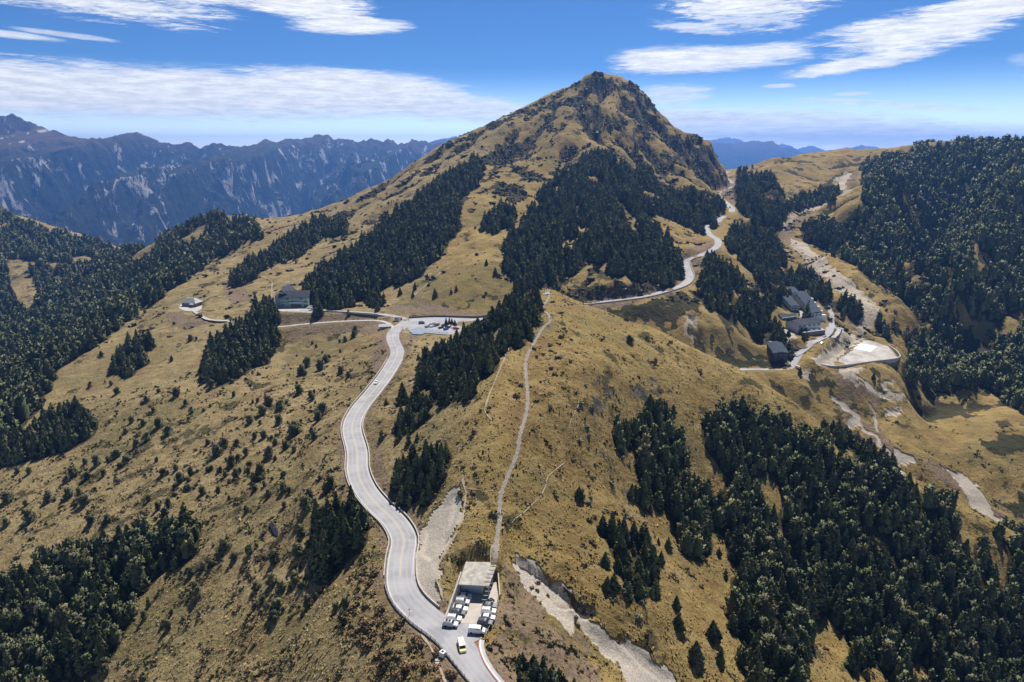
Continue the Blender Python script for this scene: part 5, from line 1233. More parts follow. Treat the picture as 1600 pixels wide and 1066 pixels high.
# low heathy undergrowth on the near slopes
def heath(n):
    g = np.random.default_rng(31); Y = g.uniform(135, 470, n * 6); X = g.uniform(-.85, .8, n * 6) * Y
    left = X < np.interp(Y, [140, 200, 270, 350, 480], [-30, -45, -75, -70, -60])
    k = fbm(X / 11, Y / 11, 3, 610) > np.where(left, .12, .42)
    k &= (sample(GROAD, X, Y) > 1.8) & (sample(GTRAIL, X, Y) > 1.6) & (sample(A_SCREE, X, Y) < .2) & (sample(A_PATH, X, Y) < .2)
    for poly, pz in FLATS: k &= ~inside(X, Y, poly)
    u, v = project(X, Y, ground_z(X, Y)); k &= (u > -60) & (u < 1660) & (v < 1120)
    X, Y = X[k][:n], Y[k][:n]; Z = ground_z(X, Y); m = len(X); Vs, Fs, Ts, t1, t2, Ns, h1, h2 = [], [], [], [], [], [], [], []; off = 0
    for sd in range(4):
        ii = np.arange(sd, m, 4); V, F, T, tone, NV = crown('bush', 26, sd + 90); s = g.lognormal(-.30, .42, len(ii))
        P = V[None] * (s[:, None, None] * np.array([1.1, 1.1, .8])) + np.stack([X[ii], Y[ii], Z[ii] - .12], -1)[:, None]
        o = off + np.arange(len(ii))[:, None, None] * len(V); Vs.append(P.reshape(-1, 3)); Fs.append((F[None] + o).reshape(-1, 4)); Ts.append((T[None] + o).reshape(-1, 3)); off += len(ii) * len(V)
        r = g.normal(0, .2, len(ii))[:, None]; t1.append(np.clip(tone[None, :len(F)] + r, 0, 1).ravel()); t2.append(np.clip(tone[None, len(F):] + r, 0, 1).ravel()); Ns.append(np.tile(NV, (len(ii), 1)))
        h = g.random(len(ii))[:, None]; h1.append(np.broadcast_to(h, (len(ii), len(F))).ravel()); h2.append(np.broadcast_to(h, (len(ii), len(T))).ravel())
    print('heath', m)
    return raw_mesh('undergrowth', np.concatenate(Vs), [np.concatenate(Fs), np.concatenate(Ts)], True, {'tone': ('FACE', np.concatenate(t1 + t2)), 'hue': ('FACE', np.concatenate(h1 + h2))}, np.concatenate(Ns))
M_HEATH = mat('heath_leaves', foliage((.055, .052, .022), (.17, .145, .062), 0, 1.0), rough=.85)
tag(link('undergrowth', heath(11000), M_HEATH), kind='stuff')

# tussocks: dry bunch grass over the near slopes
def tussocks(n):
    g = np.random.default_rng(5)
    Y = g.uniform(130, 430, n * 3); X = g.uniform(-.85, .85, n * 3) * Y
    keep = g.random(n * 3) < (170 / Y) ** 1.2
    X, Y = X[keep], Y[keep]
    k = (sample(GROAD, X, Y) > 1.4) & (sample(GTRAIL, X, Y) > 1.1) & (sample(A_SCREE, X, Y) < .3) & (sample(A_WOOD, X, Y) < .5) & (sample(A_PATH, X, Y) < .3) & (fbm(X / 7, Y / 7, 3, 66) > -.25)
    for poly, pz in FLATS: k &= ~inside(X, Y, poly)
    bare = sample(A_BARE, X, Y); k &= g.random(len(X)) > bare * .75
    u, v = project(X, Y, ground_z(X, Y)); k &= (u > -80) & (u < 1680) & (v < 1130)
    X, Y = X[k][:n], Y[k][:n]; Z = ground_z(X, Y); m = len(X)
    warm = sample(A_WARM, X, Y)
    s = g.lognormal(-.95, .35, m); b = 6
    a = g.random((m, b)) * 6.2832; lean = g.uniform(.3, .9, (m, b)); wd = .22
    ox, oy = np.cos(a), np.sin(a); h = g.uniform(.5, 1.0, (m, b))
    S = s[:, None]
    base = np.stack([X[:, None] + ox * .10 * S, Y[:, None] + oy * .10 * S, np.broadcast_to(Z[:, None] - .12, a.shape)], -1)
    tip = base + np.stack([ox * lean * S, oy * lean * S, h * S], -1)
    mid = base + np.stack([ox * lean * .55 * S, oy * lean * .55 * S, h * .8 * S], -1)
    sd = np.stack([-oy * wd * S, ox * wd * S, 0 * ox], -1)
    V = np.stack([base - sd, base + sd, mid + sd, mid - sd, tip], 2).reshape(-1, 3)
    q = np.arange(m * b)[:, None] * 5
    F = np.concatenate([q + 0, q + 1, q + 2, q + 3], 1); T = np.concatenate([q + 3, q + 2, q + 4], 1)
    t = np.clip(g.normal(.5, .25, m), 0, 1)[:, None] * np.ones((1, b)) + g.normal(0, .1, (m, b)); t = np.clip(t, 0, 1).ravel(); wm = np.repeat(warm, b)
    nv = np.stack([ox * .35 + 0 * a, oy * .35 + 0 * a, np.ones_like(a)], -1); nv /= np.linalg.norm(nv, axis=-1, keepdims=True); nv = np.repeat(nv.reshape(-1, 3), 5, 0)
    F[:] = F[:, ::-1] if np.cross(V[F[0, 1]] - V[F[0, 0]], V[F[0, 2]] - V[F[0, 0]])[2] < 0 else F; T[:] = T[:, ::-1] if np.cross(V[T[0, 1]] - V[T[0, 0]], V[T[0, 2]] - V[T[0, 0]])[2] < 0 else T
    return raw_mesh('grass', V, [F, T], True, {'tone': ('FACE', np.r_[t, t]), 'warm': ('FACE', np.r_[wm, wm])}, nv)
def grass_col(N):
    t = N.attr('tone'); w = N.attr('warm')
    return N.mix(t, N.mix(w, (.13, .105, .048), (.125, .09, .029)), N.mix(w, (.34, .265, .145), (.29, .20, .070))), None
M_TUSSOCK = mat('bunch_grass', grass_col, rough=.9, **{'Specular IOR Level': .1})
gm = tussocks(60000); print('tussock faces', len(gm.polygons))
tag(link('grass', gm, M_TUSSOCK), kind='stuff')
# ---------------------------------------------------------------- vehicles
def paint_col(N):
    return N.n('ShaderNodeObjectInfo', out=1), None
M_PAINT = mat('car_paint', paint_col, rough=.28, **{'Coat Weight': .5, 'Coat Roughness': .08})
M_GLASS = mat('car_glass', color=(.022, .026, .032), rough=.08)
M_TYRE = mat('tyre', color=(.02, .02, .022), rough=.9)
M_LAMP = mat('lamp_glass', color=(.75, .76, .74), rough=.15)
PROFILES = {  # side view from tail to nose: lower edge, then over the roof; belt height
    'suv': ([(-2.25,.32),(2.2,.30),(2.28,.62),(2.22,.92),(1.05,1.06),(.45,1.64),(-.2,1.72),(-1.85,1.68),(-2.22,1.05),(-2.28,.6)], 1.08, .93, 1.36, -1.36),
    'saloon': ([(-2.25,.28),(2.2,.26),(2.28,.55),(2.2,.80),(1.0,.94),(.3,1.38),(-.35,1.44),(-1.2,1.36),(-1.75,1.0),(-2.22,.92),(-2.3,.55)], .97, .89, 1.38, -1.34),
    'van': ([(-2.4,.30),(2.3,.28),(2.45,.62),(2.38,1.0),(1.72,1.22),(1.15,1.88),(.7,1.97),(-2.25,1.95),(-2.42,1.2),(-2.45,.6)], 1.2, .92, 1.6, -1.5)}
def vehicle_meshes(kind):
    prof, belt, hw, fx, rx = PROFILES[kind]; inset = .13 if kind != 'van' else .07; out = {}
    mb = MB().side(prof, -hw, hw, inset, belt + .02); out['body'] = mb.mesh('body', .05)
    up = [p for p in prof if p[1] > belt - .16]
    front = max((p for p in up if p[1] < belt + .12), key=lambda p: p[0]); 
    roof = sorted([p for p in prof if p[1] > belt + .3], key=lambda p: p[0]); rf, rr = roof[-1], roof[0]
    rear = min((p for p in up if p[1] < belt + .15), key=lambda p: p[0])
    def lerp(a, b, t): return (a[0] + (b[0] - a[0]) * t, a[1] + (b[1] - a[1]) * t)
    def pane(a, b, w0, w1, off):
        d = Vector((b[0] - a[0], 0, b[1] - a[1])).normalized(); nrm = Vector((d.z, 0, -d.x)) * off
        P = [Vector((a[0], -w0, a[1])), Vector((a[0], w0, a[1])), Vector((b[0], w1, b[1])), Vector((b[0], -w1, b[1]))]
        return MB().hexa([p - nrm * .5 for p in P] + [p + nrm for p in P])
    out['windshield'] = pane(lerp(front, rf, .08), lerp(front, rf, .92), hw - .12, hw - inset - .10, .02).mesh('windshield')
    out['rear_window'] = pane(lerp(rear, rr, .22), lerp(rear, rr, .88), hw - inset - .06, hw - inset - .10, -.02).mesh('rear_window')
    zb, zt = belt + .06, rf[1] - .12
    x0b, x1b = rear[0] + .22, front[0] - .30 - (.25 if kind == 'van' else 0); x0t, x1t = rr[0] + .20, rf[0] - .12
    for s in (1, -1):
        y = s * (hw - inset)
        out['side_window', s] = MB().hexa([(x0b, y - s * .05, zb), (x1b, y - s * .05, zb), (x1t, y - s * .05, zt), (x0t, y - s * .05, zt), (x0b, y + s * .02, zb), (x1b, y + s * .02, zb), (x1t, y + s * .02, zt), (x0t, y + s * .02, zt)]).mesh('side_window')
    for x in (fx, rx):
        for s in (1, -1): out['wheel', x, s] = MB().tube((x, s * (hw - .20), .33), (x, s * (hw + .02), .33), .33, 14).mesh('wheel', .03)
    nose = [p for p in prof if p[0] > 2.1 and p[1] > .5][-1]
    for s in (1, -1): out['headlight', s] = MB().box(nose[0] - .14, nose[0] + .05, s * (hw - .32) - .17, s * (hw - .32) + .17, nose[1] - .22, nose[1] - .06).mesh('headlight', .02)
    if kind == 'suv':
        for s in (1, -1): out['roof_rail', s] = MB().box(-1.6, .2, s * .62 - .03, s * .62 + .03, 1.70, 1.78).mesh('roof_rail')
    for k, me in out.items():
        nm = k if isinstance(k, str) else k[0]
        me.materials.append({'body': M_PAINT, 'wheel': M_TYRE, 'headlight': M_LAMP, 'roof_rail': M_DARKMETAL}.get(nm, M_GLASS))
    return out
VEH = {k: vehicle_meshes(k) for k in PROFILES}
COLORS = {'white': (.80, .80, .79), 'silver': (.52, .53, .54), 'dark': (.045, .055, .075), 'grey': (.16, .17, .19), 'cream': (.80, .70, .34), 'blue': (.05, .12, .32), 'red': (.42, .05, .04)}
def vehicle(kind, color, place, heading, label, cat='car', group=None, name='car', detail=True, tilt=0.0):
    e = tag(empty(name, place, R(heading)), label, cat, group); e.rotation_euler[1] = tilt
    for k, me in VEH[kind].items():
        nm = k if isinstance(k, str) else k[0]
        if not detail and nm in ('headlight', 'roof_rail', 'rear_window'): continue
        o = bpy.data.objects.new(nm, me); COL.objects.link(o); o.parent = e; o.color = (*COLORS[color], 1)
    return e
def on(u, v, z, dz=.03):
    p = at_z(u, v, z); return (p[0], p[1], z + dz)
G1 = 'cars parked in front of the flat roofed shelter'
for kind, col, u, v, hd, label, name, cat in [
    ('saloon','white',726,934,-6,'white car parked in the left row, nearest the concrete shelter','car','car'),
    ('suv','silver',722.5,943,-7,'silver car in the left row, second from the concrete shelter','car','car'),
    ('saloon','white',719.5,953.5,-8,'white car half hidden behind a dark car in the left row','car','car'),
    ('suv','dark',716,960,-10,'dark blue car parked in the left row of the car park','car','car'),
    ('suv','white',709.5,969,-9,'white car in the left row, between the dark car and the end silver one','car','car'),
    ('suv','silver',704,977.5,-10,'silver car with two dark roof hatches ending the left row','car','car'),
    ('saloon','grey',765,948.5,-8,'grey car at the shelter end of the right row','car','car'),
    ('suv','white',763.5,957.5,-6,'white car in the right row beside the grey car','car','car'),
    ('saloon','white',762,967,-9,'low white car between a white tall car and a dark car in the right row','car','car'),
    ('suv','dark',758,975,-12,'dark car parked next to the white van in the right row','car','car')]:
    e = vehicle(kind, col, on(u, v, 0), hd, label, cat, G1, name)
    if 'hatches' in label:
        for x in (-.2, -1.1): MB().box(x - .32, x + .32, -.4, .4, 1.69, 1.75).build('roof_hatch', M_GLASS, e)
vehicle('van', 'white', on(745, 988, 0), -7, 'white van parked at the road end of the right row', 'van', G1, 'van')
vehicle('van', 'cream', on(721.5, 1013, -.4), -76, 'small cream van with a white roof driving on the road past the car park', 'van', None, 'van')
MB().prism([(-2.2, -.82), (.72, -.82), (.72, .82), (-2.2, .82)], 1.94, 2.0).build('roof', M_WHITE, bpy.context.scene.objects[[o.name for o in COL.objects if o.get('label', '').startswith('small cream')][0]])
def on_road(P, u, v, off):
    """point of a road line nearest to a sighting, moved to one lane, with its heading"""
    a, b = project(P[:, 0], P[:, 1], P[:, 2]); i = int(np.argmin((a - u) ** 2 + (b - v) ** 2)); i = min(max(i, 1), len(P) - 2)
    d = P[i + 1] - P[i - 1]; n = np.array([-d[1], d[0]]) / np.hypot(d[0], d[1]); q = P[i].copy(); q[:2] += n * off
    return (q[0], q[1], q[2] + .05), math.degrees(math.atan2(d[1], d[0]))
p, h = on_road(MAIN, 593, 601, 1.9); vehicle('saloon', 'white', p, h + 180, 'white car alone on the winding road below the junction', 'car', None, 'car')
UP = ROADS[2][0]
for u, v, o, l in [(1137,294,1.8,'white car on the upper bend of the mountain road, following another'), (1131,297,1.8,'white car leading on the upper bend of the mountain road'), (1142,329,1.8,'white car on the mountain road at the lower hairpin')]:
    p, h = on_road(UP, u, v, o); vehicle('suv', 'white', p, h, l, 'car', 'cars on the mountain road', 'car', False)
G2 = 'cars in the junction parking yard'
for kind, col, u, v, hd, l in [('saloon','white',671,508.5,48,'white car at the end of the middle row in the junction yard'),('suv','white',675,507,48,'white car second in the middle row in the junction yard'),('saloon','white',679,505.5,48,'white car third in the middle row in the junction yard'),('suv','silver',668,511.5,48,'silver car near the blue grey deck in the junction yard'),
    ('suv','dark',694,509.8,48,'dark car at the head of the far row in the junction yard'),('saloon','dark',689,513.2,48,'dark car near the deck edge in the junction yard'),('suv','blue',697,515.5,48,'blue car in the far row in the junction yard'),('saloon','white',703,511,48,'white car at the outer end of the far row in the junction yard'),('saloon','silver',706,509.5,48,'silver car at the outer end of the far row in the junction yard'),('saloon','white',676,511,48,'white car nearest the deck in the middle row of the junction yard'),('suv','grey',682,509.5,48,'grey car between the two rows of the junction yard'),('suv','dark',700,512.5,48,'dark car in the middle of the far row in the junction yard'),('saloon','white',709,512.5,48,'white car beside the red one in the junction yard'),('saloon','red',713,514.5,20,'red car alone at the grassy edge of the junction yard'),('suv','white',684,507.5,48,'white tall car between the two rows of the junction yard')]:
    vehicle(kind, col, on(u, v, 4), hd, l, 'car', G2, 'car', False)
for u, v, hd, l in [(659,506,8,'white and dark minibus near the entrance of the junction yard')]: vehicle('van', 'grey', on(u, v, 4), hd, l, 'minibus', None, 'minibus', False)
for k, (u, v, c) in enumerate([(484,482,'white'),(487,480,'silver'),(489,483,'white'),(480,480,'dark'),(430,474,'white')]):
    vehicle('saloon', c, on(u, v, 5.7), 25 + 40 * (k == 4), ['white car nearest the trees in the hotel yard','silver car behind another in the hotel yard','white car at the corner of the hotel yard','dark car close to the hotel wall','white car at the rear side of the hotel'][k], 'car', 'cars in the hotel yard', 'car', False)
vx = lambda u, v: (lambda q: (q[0], q[1], q[2] + .1))(ground_at(u, v, 0, 400, 900))
for u, v, kind, c, hd, l in [(1231,571,'van','white',-30,'white truck on the left at the gate of the valley station'),(1247,576,'van','white',-60,'white truck on the right at the gate of the valley station'),(1288,527,'saloon','dark',40,'dark car beside the stone hall of the valley station'),(1284,537,'saloon','white',50,'white car on the sloping yard of the valley station'),(1244,547,'suv','dark',0,'dark car under the trees at the valley station'),(1240,556,'suv','silver',20,'silver car by the trees at the valley station')]:
    vehicle(kind, c, vx(u, v), hd, l, 'truck' if 'truck' in l else 'car', 'vehicles at the valley station', 'truck' if 'truck' in l else 'car', False)
for k, u in enumerate((1407,1411.5,1416,1421,1426)):
    X, Y, Z = ground_at(u, 243.5, 0, 1100, 1470); vehicle('van', 'white', (X, Y, Z + .2), 5 + 9 * k, 'white vehicle in the row parked on the far skyline', 'van', 'vehicles parked on the far skyline', 'van', False)

def motorcycle(place, heading, label):
    e = tag(empty('motorcycle', place, R(heading)), label, 'motorcycle', 'motorcycles beside the shelter')
    for x in (-.65, .65): MB().tube((x, -.06, .3), (x, .06, .3), .3, 12).build('wheel', M_TYRE, e)
    MB().side([(-.75,.62),(-.35,.42),(.35,.42),(.55,.72),(.25,.92),(-.1,.78),(-.85,.80)], -.14, .14).build('body', M_DARKMETAL, e, None, .03)
    MB().tube((.5, 0, .5), (.42, 0, 1.05), .04, 6).build('fork', M_DARKMETAL, e); MB().tube((.42, -.36, 1.06), (.42, .36, 1.06), .03, 6).build('handlebar', M_DARKMETAL, e)
for k, (u, v) in enumerate([(766,938.5),(768.5,940)]): motorcycle(on(u, v, 0), 20, ['dark motorcycle beside the shelter, the one closer to it','dark motorcycle at the edge of the car park, outer of the two'][k])

# ---------------------------------------------------------------- people
M_SKIN = mat('skin', color=(.42, .27, .19), rough=.6)
def person_mesh(stride):
    J = {'pelvis': (0,0,.95,.15), 'chest': (0,0,1.32,.17), 'neck': (.02,0,1.47,.07), 'head': (.03,0,1.60,.105), 'crown': (.03,0,1.70,.07)}
    E = [('pelvis','chest'),('chest','neck'),('neck','head'),('head','crown')]
    for s, n in ((1,'l'),(-1,'r')):
        k = stride * s
        J['hip'+n] = (0,.09*s,.90,.10); J['knee'+n] = (.16*k+.03,.10*s,.49,.07); J['ankle'+n] = (.22*k-.02*abs(k),.10*s,.09,.045); J['toe'+n] = (.22*k+.15,.11*s,.04,.035)
        J['sho'+n] = (0,.19*s,1.40,.07); J['elb'+n] = (-.12*k-.02,.25*s,1.13,.05); J['wri'+n] = (-.14*k+.10,.25*s,.90,.038); J['fin'+n] = (-.13*k+.15,.24*s,.81,.028)
        E += [('pelvis','hip'+n),('hip'+n,'knee'+n),('knee'+n,'ankle'+n),('ankle'+n,'toe'+n),('chest','sho'+n),('sho'+n,'elb'+n),('elb'+n,'wri'+n),('wri'+n,'fin'+n)]
    names = list(J); me = bpy.data.meshes.new('person'); me.from_pydata([J[n][:3] for n in names], [(names.index(a), names.index(b)) for a, b in E], [])
    o = bpy.data.objects.new('person', me); COL.objects.link(o)
    sk = o.modifiers.new('skin', 'SKIN'); 
    for i, n in enumerate(names): me.skin_vertices[0].data[i].radius = (J[n][3], J[n][3] * (.8 if n in ('chest','pelvis') else 1))
    me.skin_vertices[0].data[0].use_root = True
    o.modifiers.new('sub', 'SUBSURF').levels = 1
    dg = bpy.context.evaluated_depsgraph_get(); out = bpy.data.meshes.new_from_object(o.evaluated_get(dg)); bpy.data.objects.remove(o); bpy.data.meshes.remove(me)
    return out
def cloth_by_height(N):
    oc = N.t.nodes.new('ShaderNodeTexCoord'); sp = N.t.nodes.new('ShaderNodeSeparateXYZ'); N.put(sp.inputs[0], oc.outputs[3])
    c = N.mix(N.m('GREATER_THAN', sp.outputs[2], .93), (.03, .035, .05), N.n('ShaderNodeObjectInfo', out=1))
    c = N.mix(N.m('GREATER_THAN', sp.outputs[2], 1.49), c, (.42, .27, .19)); c = N.mix(N.m('GREATER_THAN', sp.outputs[2], 1.65), c, (.015, .012, .01))
    return c, None
M_PERSON = mat('clothes_and_skin', cloth_by_height, rough=.8)
PM = [person_mesh(.9), person_mesh(.15)]
for me_ in PM: me_.materials.clear(); me_.materials.append(M_PERSON)
def person(x, y, z, rz, color, pose, label, group=None):
    o = bpy.data.objects.new('person', PM[pose]); COL.objects.link(o); o.location = (x, y, z); o.rotation_euler = (0, 0, R(rz)); o.color = (*color, 1); tag(o, label, 'person', group)
def trail_point(v):
    u_, v_ = project(TRAIL_LINE[:, 0], TRAIL_LINE[:, 1], TRAIL_LINE[:, 2]); return TRAIL_LINE[int(np.argmin(abs(v_ - v)))]
q = trail_point(808); person(q[0] - .3, q[1], q[2] + .15, 95, (.03, .03, .04), 0, 'hiker in dark clothes climbing the lower part of the stairway')
q = trail_point(803); person(q[0] + .6, q[1], q[2] + .15, 80, (.35, .3, .3), 1, 'hiker in pale clothes standing on the lower part of the stairway')
for k, (du, dv, c, l) in enumerate([(-9,-3,(.03,.04,.10),'hiker in dark blue at the left end of the knoll top'),(-5,-4,(.05,.05,.06),'hiker in black near the left of the knoll top group'),(-2,-5,(.60,.60,.62),'hiker in white in the middle of the knoll top'),(1,-4,(.30,.08,.10),'hiker in dark red in the middle of the knoll top'),(3,-6,(.45,.5,.62),'hiker in pale blue at the far edge of the knoll top'),(5,-4,(.04,.04,.05),'hiker in black at the right end of the knoll top'),(0,4,(.05,.06,.07),'hiker in dark clothes at the near edge of the knoll top'),(4,1,(.12,.08,.06),'hiker in brown on the right of the knoll top')]):
    X, Y, Z = ground_at(856 + du, 459 + dv, 0, 360, 425); person(X, Y, Z + .2, random.uniform(0, 360), c, 1, l, 'hikers on top of the knoll')
for v, dx, c, l in [(487,0,(.30,.10,.10),'hiker in red on the steps just below the knoll top'),(484,-.7,(.1,.1,.35),'hiker in blue on the steps just below the knoll top'),(500,.2,(.5,.5,.5),'hiker in grey on the upper bend of the stairway'),(545,-.2,(.06,.06,.06),'hiker in black on the upper stairway under the bend')]:
    q = trail_point(v); person(q[0] + dx, q[1], q[2] + .15, 90, c, 0, l)
for u, v, c, l in [(639,502,(.05,.05,.08),'person in dark clothes standing on the road at the junction'),(629,514,(.08,.07,.07),'person in dark clothes at the roadside near the grey shed')]:
    X, Y, Z = at_z(u, v, 4.05); person(X, Y, Z, 200, c, 0, l)

# ---------------------------------------------------------------- buildings
M_ROOFDARK = mat('dark_sheet_roof', concrete_col((.045, .050, .066), (.070, .075, .095), .3), rough=.85, **{'Specular IOR Level': .15})
M_ROOFBLUE = mat('blue_grey_roof', concrete_col((.045, .060, .092), (.062, .082, .120), .25), rough=.85, **{'Specular IOR Level': .15})
M_ROOFGREY = mat('grey_roof', concrete_col((.26, .27, .29), (.36, .37, .39), .4), rough=.6)
M_WALLGREY = mat('grey_green_wall', concrete_col((.36, .41, .43), (.50, .55, .57), .4), rough=.7)
M_WALLPALE = mat('pale_wall', concrete_col((.50, .54, .58), (.64, .67, .70), .4), rough=.8)
M_WALLCREAM = mat('cream_wall', concrete_col((.50, .43, .28), (.60, .53, .37), .8), rough=.8)
M_WALLSTONE = mat('stone_wall', concrete_col((.14, .11, .095), (.30, .23, .19), 1.4), rough=.9)
M_WINDOW = mat('window_glass', color=(.10, .17, .19), rough=.12)
M_GREENGLASS = mat('green_glass', color=(.22, .40, .36), rough=.12)
M_DOOR = mat('shutter_door', color=(.33, .38, .45), rough=.5)
M_OLDCONC = mat('weathered_concrete', concrete_col((.27, .255, .225), (.47, .445, .40), .45), rough=.92)

def frame(origin, rz):
    c, s = math.cos(R(rz)), math.sin(R(rz)); return lambda x, y: (origin[0] + c * x - s * y, origin[1] + s * x + c * y)

# 1 flat roofed shelter at the head of the car park
rc = [at_z(u, v, 4.3)[:2] for u, v in [(716,913),(764,915.5),(777.5,878.5),(728,877.5)]]
rc = [np.array(p) for p in rc]; cen = sum(rc) / 4
sh = tag(empty('shelter', (cen[0], cen[1], 0)), 'flat roofed concrete shelter at the upper end of the small car park', 'shelter')
lo = lambda s, t: tuple((rc[0] * (1 - s) * (1 - t) + rc[1] * s * (1 - t) + rc[2] * s * t + rc[3] * (1 - s) * t - cen))
MB().prism([lo(0, 0), lo(.80, 0), lo(.80, 1), lo(0, 1)], 3.95, 4.3).build('roof', M_OLDCONC, sh, None, .03)
MB().prism([lo(.80, .0), lo(.815, .0), lo(.815, 1), lo(.80, 1)], 3.7, 4.18).build('edge_beam', M_OLDCONC, sh)
for k in range(6):
    t0 = k / 6 + .002; t1 = (k + 1) / 6 - .026
    MB().prism([lo(.80, t0), lo(1.0, t0), lo(1.0, t1), lo(.80, t1)], 4.0, 4.26 + .01 * (k % 2)).build('roof_panel', M_OLDCONC, sh, None, .02)
MB().prism([lo(.06, .16), lo(.74, .16), lo(.74, .97), lo(.06, .97)], -.2, 3.95).build('wall', M_WALLCREAM, sh)
for s0, s1 in ((.09, .26), (.30, .48), (.52, .70)):
    MB().prism([lo(s0, .145), lo(s1, .145), lo(s1, .17), lo(s0, .17)], 0, 2.7).build('shutter', M_DOOR, sh)
    MB().prism([lo(s0, .148), lo(s1, .148), lo(s1, .17), lo(s0, .17)], 2.95, 3.55).build('window', M_WINDOW, sh)
for s in (.075, .28, .50, .72): MB().prism([lo(s - .012, .13), lo(s + .012, .13), lo(s + .012, .17), lo(s - .012, .17)], 0, 3.9).build('pillar', M_WALLCREAM, sh)
for s, t in ((.97, .05), (.97, .5), (.97, .92), (.03, .05)): MB().prism([lo(s - .012, t - .02), lo(s + .012, t - .02), lo(s + .012, t + .02), lo(s - .012, t + .02)], -.2, 3.98).build('column', M_OLDCONC, sh)
# walls round the car park
def wall_between(name, a, b, w, h0, h1, material, label, base=-.6):
    a = np.array(a); b = np.array(b); d = (b - a)[:2]; d /= np.linalg.norm(d); n = np.array([-d[1], d[0]]) * w / 2; m = (a + b) / 2
    c = [(*(a[:2] - n - m[:2]), base), (*(b[:2] - n - m[:2]), base), (*(b[:2] + n - m[:2]), base), (*(a[:2] + n - m[:2]), base)]
    o = MB().hexa(c + [(c[0][0], c[0][1], h0), (c[1][0], c[1][1], h1), (c[2][0], c[2][1], h1), (c[3][0], c[3][1], h0)]).build(name, material, None, None, .03)
    o.location = (m[0], m[1], (a[2] + b[2]) / 2); return tag(o, label, 'wall')
wall_between('retaining_wall', at_z(696,971,0), at_z(721,912,0), .5, 1.3, 4.4, M_CONCRETE, 'sloping grey concrete wall along the left side of the car park')
wall_between('retaining_wall', at_z(727,884,0), at_z(776,884,0), .5, 4.0, 4.4, M_CONCRETE, 'concrete wall at the back of the flat roofed shelter')
wall_between('retaining_wall', at_z(777,886,0), at_z(781,932,0), .4, 3.4, .7, M_YARD, 'pale stepped wall beside the right edge of the shelter')
FN = spline(np.array([at_z(u, v, 0) for u, v in [(780,930),(778,945),(775,958),(769,972),(763,985),(757,997)]]), 1.0)
f = tag(empty('post_fence', FN[len(FN) // 2]), 'row of short grey posts and rail behind the right row of cars', 'fence'); fo = np.array(f.location)
sweep(FN - fo, .07, .12, .62).build('rail', M_GALV, f)
pm = MB().prism([(-.09, -.09), (.09, -.09), (.09, .09), (-.09, .09)], -.5, .95, [(-.07, -.07), (.07, -.07), (.07, .07), (-.07, .07)]).mesh('post', .02)
for p_ in FN[::2]: link('post', pm, M_CONCRETE if not pm.materials else None, f, Vector(p_ - fo))
# small cabinet and steps below the guard rail
X, Y, Z = ground_at(692, 1024, 0, 130, 220)
kb = tag(empty('cabinet', (X, Y, Z), R(-35)), 'small white cabinet with a dark hatch outside the guard rail', 'cabinet')
MB().box(-.8, .8, -.7, .7, -.6, 1.3).build('body', M_WHITE, kb, None, .04); MB().box(-.35, .3, -.3, .3, 1.3, 1.36).build('hatch', M_GLASS, kb)
st = tag(empty('steps', ground_at(685, 1032, 0, 130, 220)), 'short flight of pale steps on the dirt path outside the guard rail', 'steps')
for k in range(4): MB().box(-.9 + .12 * k, .9 + .12 * k, -.35 - .75 * k, .35 - .75 * k, -.6 - .25 * k, .25 - .25 * k).build('step', M_PALE, st, None, .03)
# sign post on the outside of the bend
X, Y, Z = ground_at(640, 962, 0, 150, 240); sg = tag(empty('road_sign', (X, Y, Z)), 'small round road sign on a post at the outside of the bend', 'sign')
MB().tube((0, 0, -.4), (0, 0, 2.3), .05, 8).build('post', M_GALV, sg); MB().tube((0, -.07, 2.3), (0, -.04, 2.3), .32, 18).build('plate', M_WHITE, sg)

def gable(mb_roof, f, x0, x1, y0, y1, ze, zr, along='x', over=.6, th=.22):
    """pitched roof over a rectangle of the local frame"""
    x0, x1, y0, y1 = x0 - over, x1 + over, y0 - over, y1 + over
    P = lambda x, y, z: (*f(x, y), z)
    if along == 'x': m = (y0 + y1) / 2; sides = [[(x0, y0, ze), (x1, y0, ze), (x1, m, zr), (x0, m, zr)], [(x1, y1, ze), (x0, y1, ze), (x0, m, zr), (x1, m, zr)]]
    else: m = (x0 + x1) / 2; sides = [[(x0, y1, ze), (x0, y0, ze), (m, y0, zr), (m, y1, zr)], [(x1, y0, ze), (x1, y1, ze), (m, y1, zr), (m, y0, zr)]]
    for s in sides: mb_roof.hexa([P(x, y, z - th) for x, y, z in s] + [P(x, y, z) for x, y, z in s])
def gable_walls(mb, f, x0, x1, y0, y1, z0, ze, zr, along='x'):
    mb.prism([f(x0, y0), f(x1, y0), f(x1, y1), f(x0, y1)], z0, ze)
    P = lambda x, y, z: (*f(x, y), z)
    if along == 'x':
        m = (y0 + y1) / 2; mb.hexa([P(x0, y0, ze), P(x1, y0, ze), P(x1, y1, ze), P(x0, y1, ze), P(x0, m - .05, zr - .3), P(x1, m - .05, zr - .3), P(x1, m + .05, zr - .3), P(x0, m + .05, zr - .3)])
    else:
        m = (x0 + x1) / 2; mb.hexa([P(x0, y0, ze), P(x1, y0, ze), P(x1, y1, ze), P(x0, y1, ze), P(m - .05, y0, zr - .3), P(m + .05, y0, zr - .3), P(m + .05, y1, zr - .3), P(m - .05, y1, zr - .3)])
def panel(name, f, x0, x1, y0, y1, z0, z1, material, parent):
    return MB().prism([f(x0, y0), f(x1, y0), f(x1, y1), f(x0, y1)], z0, z1).build(name, material, parent)

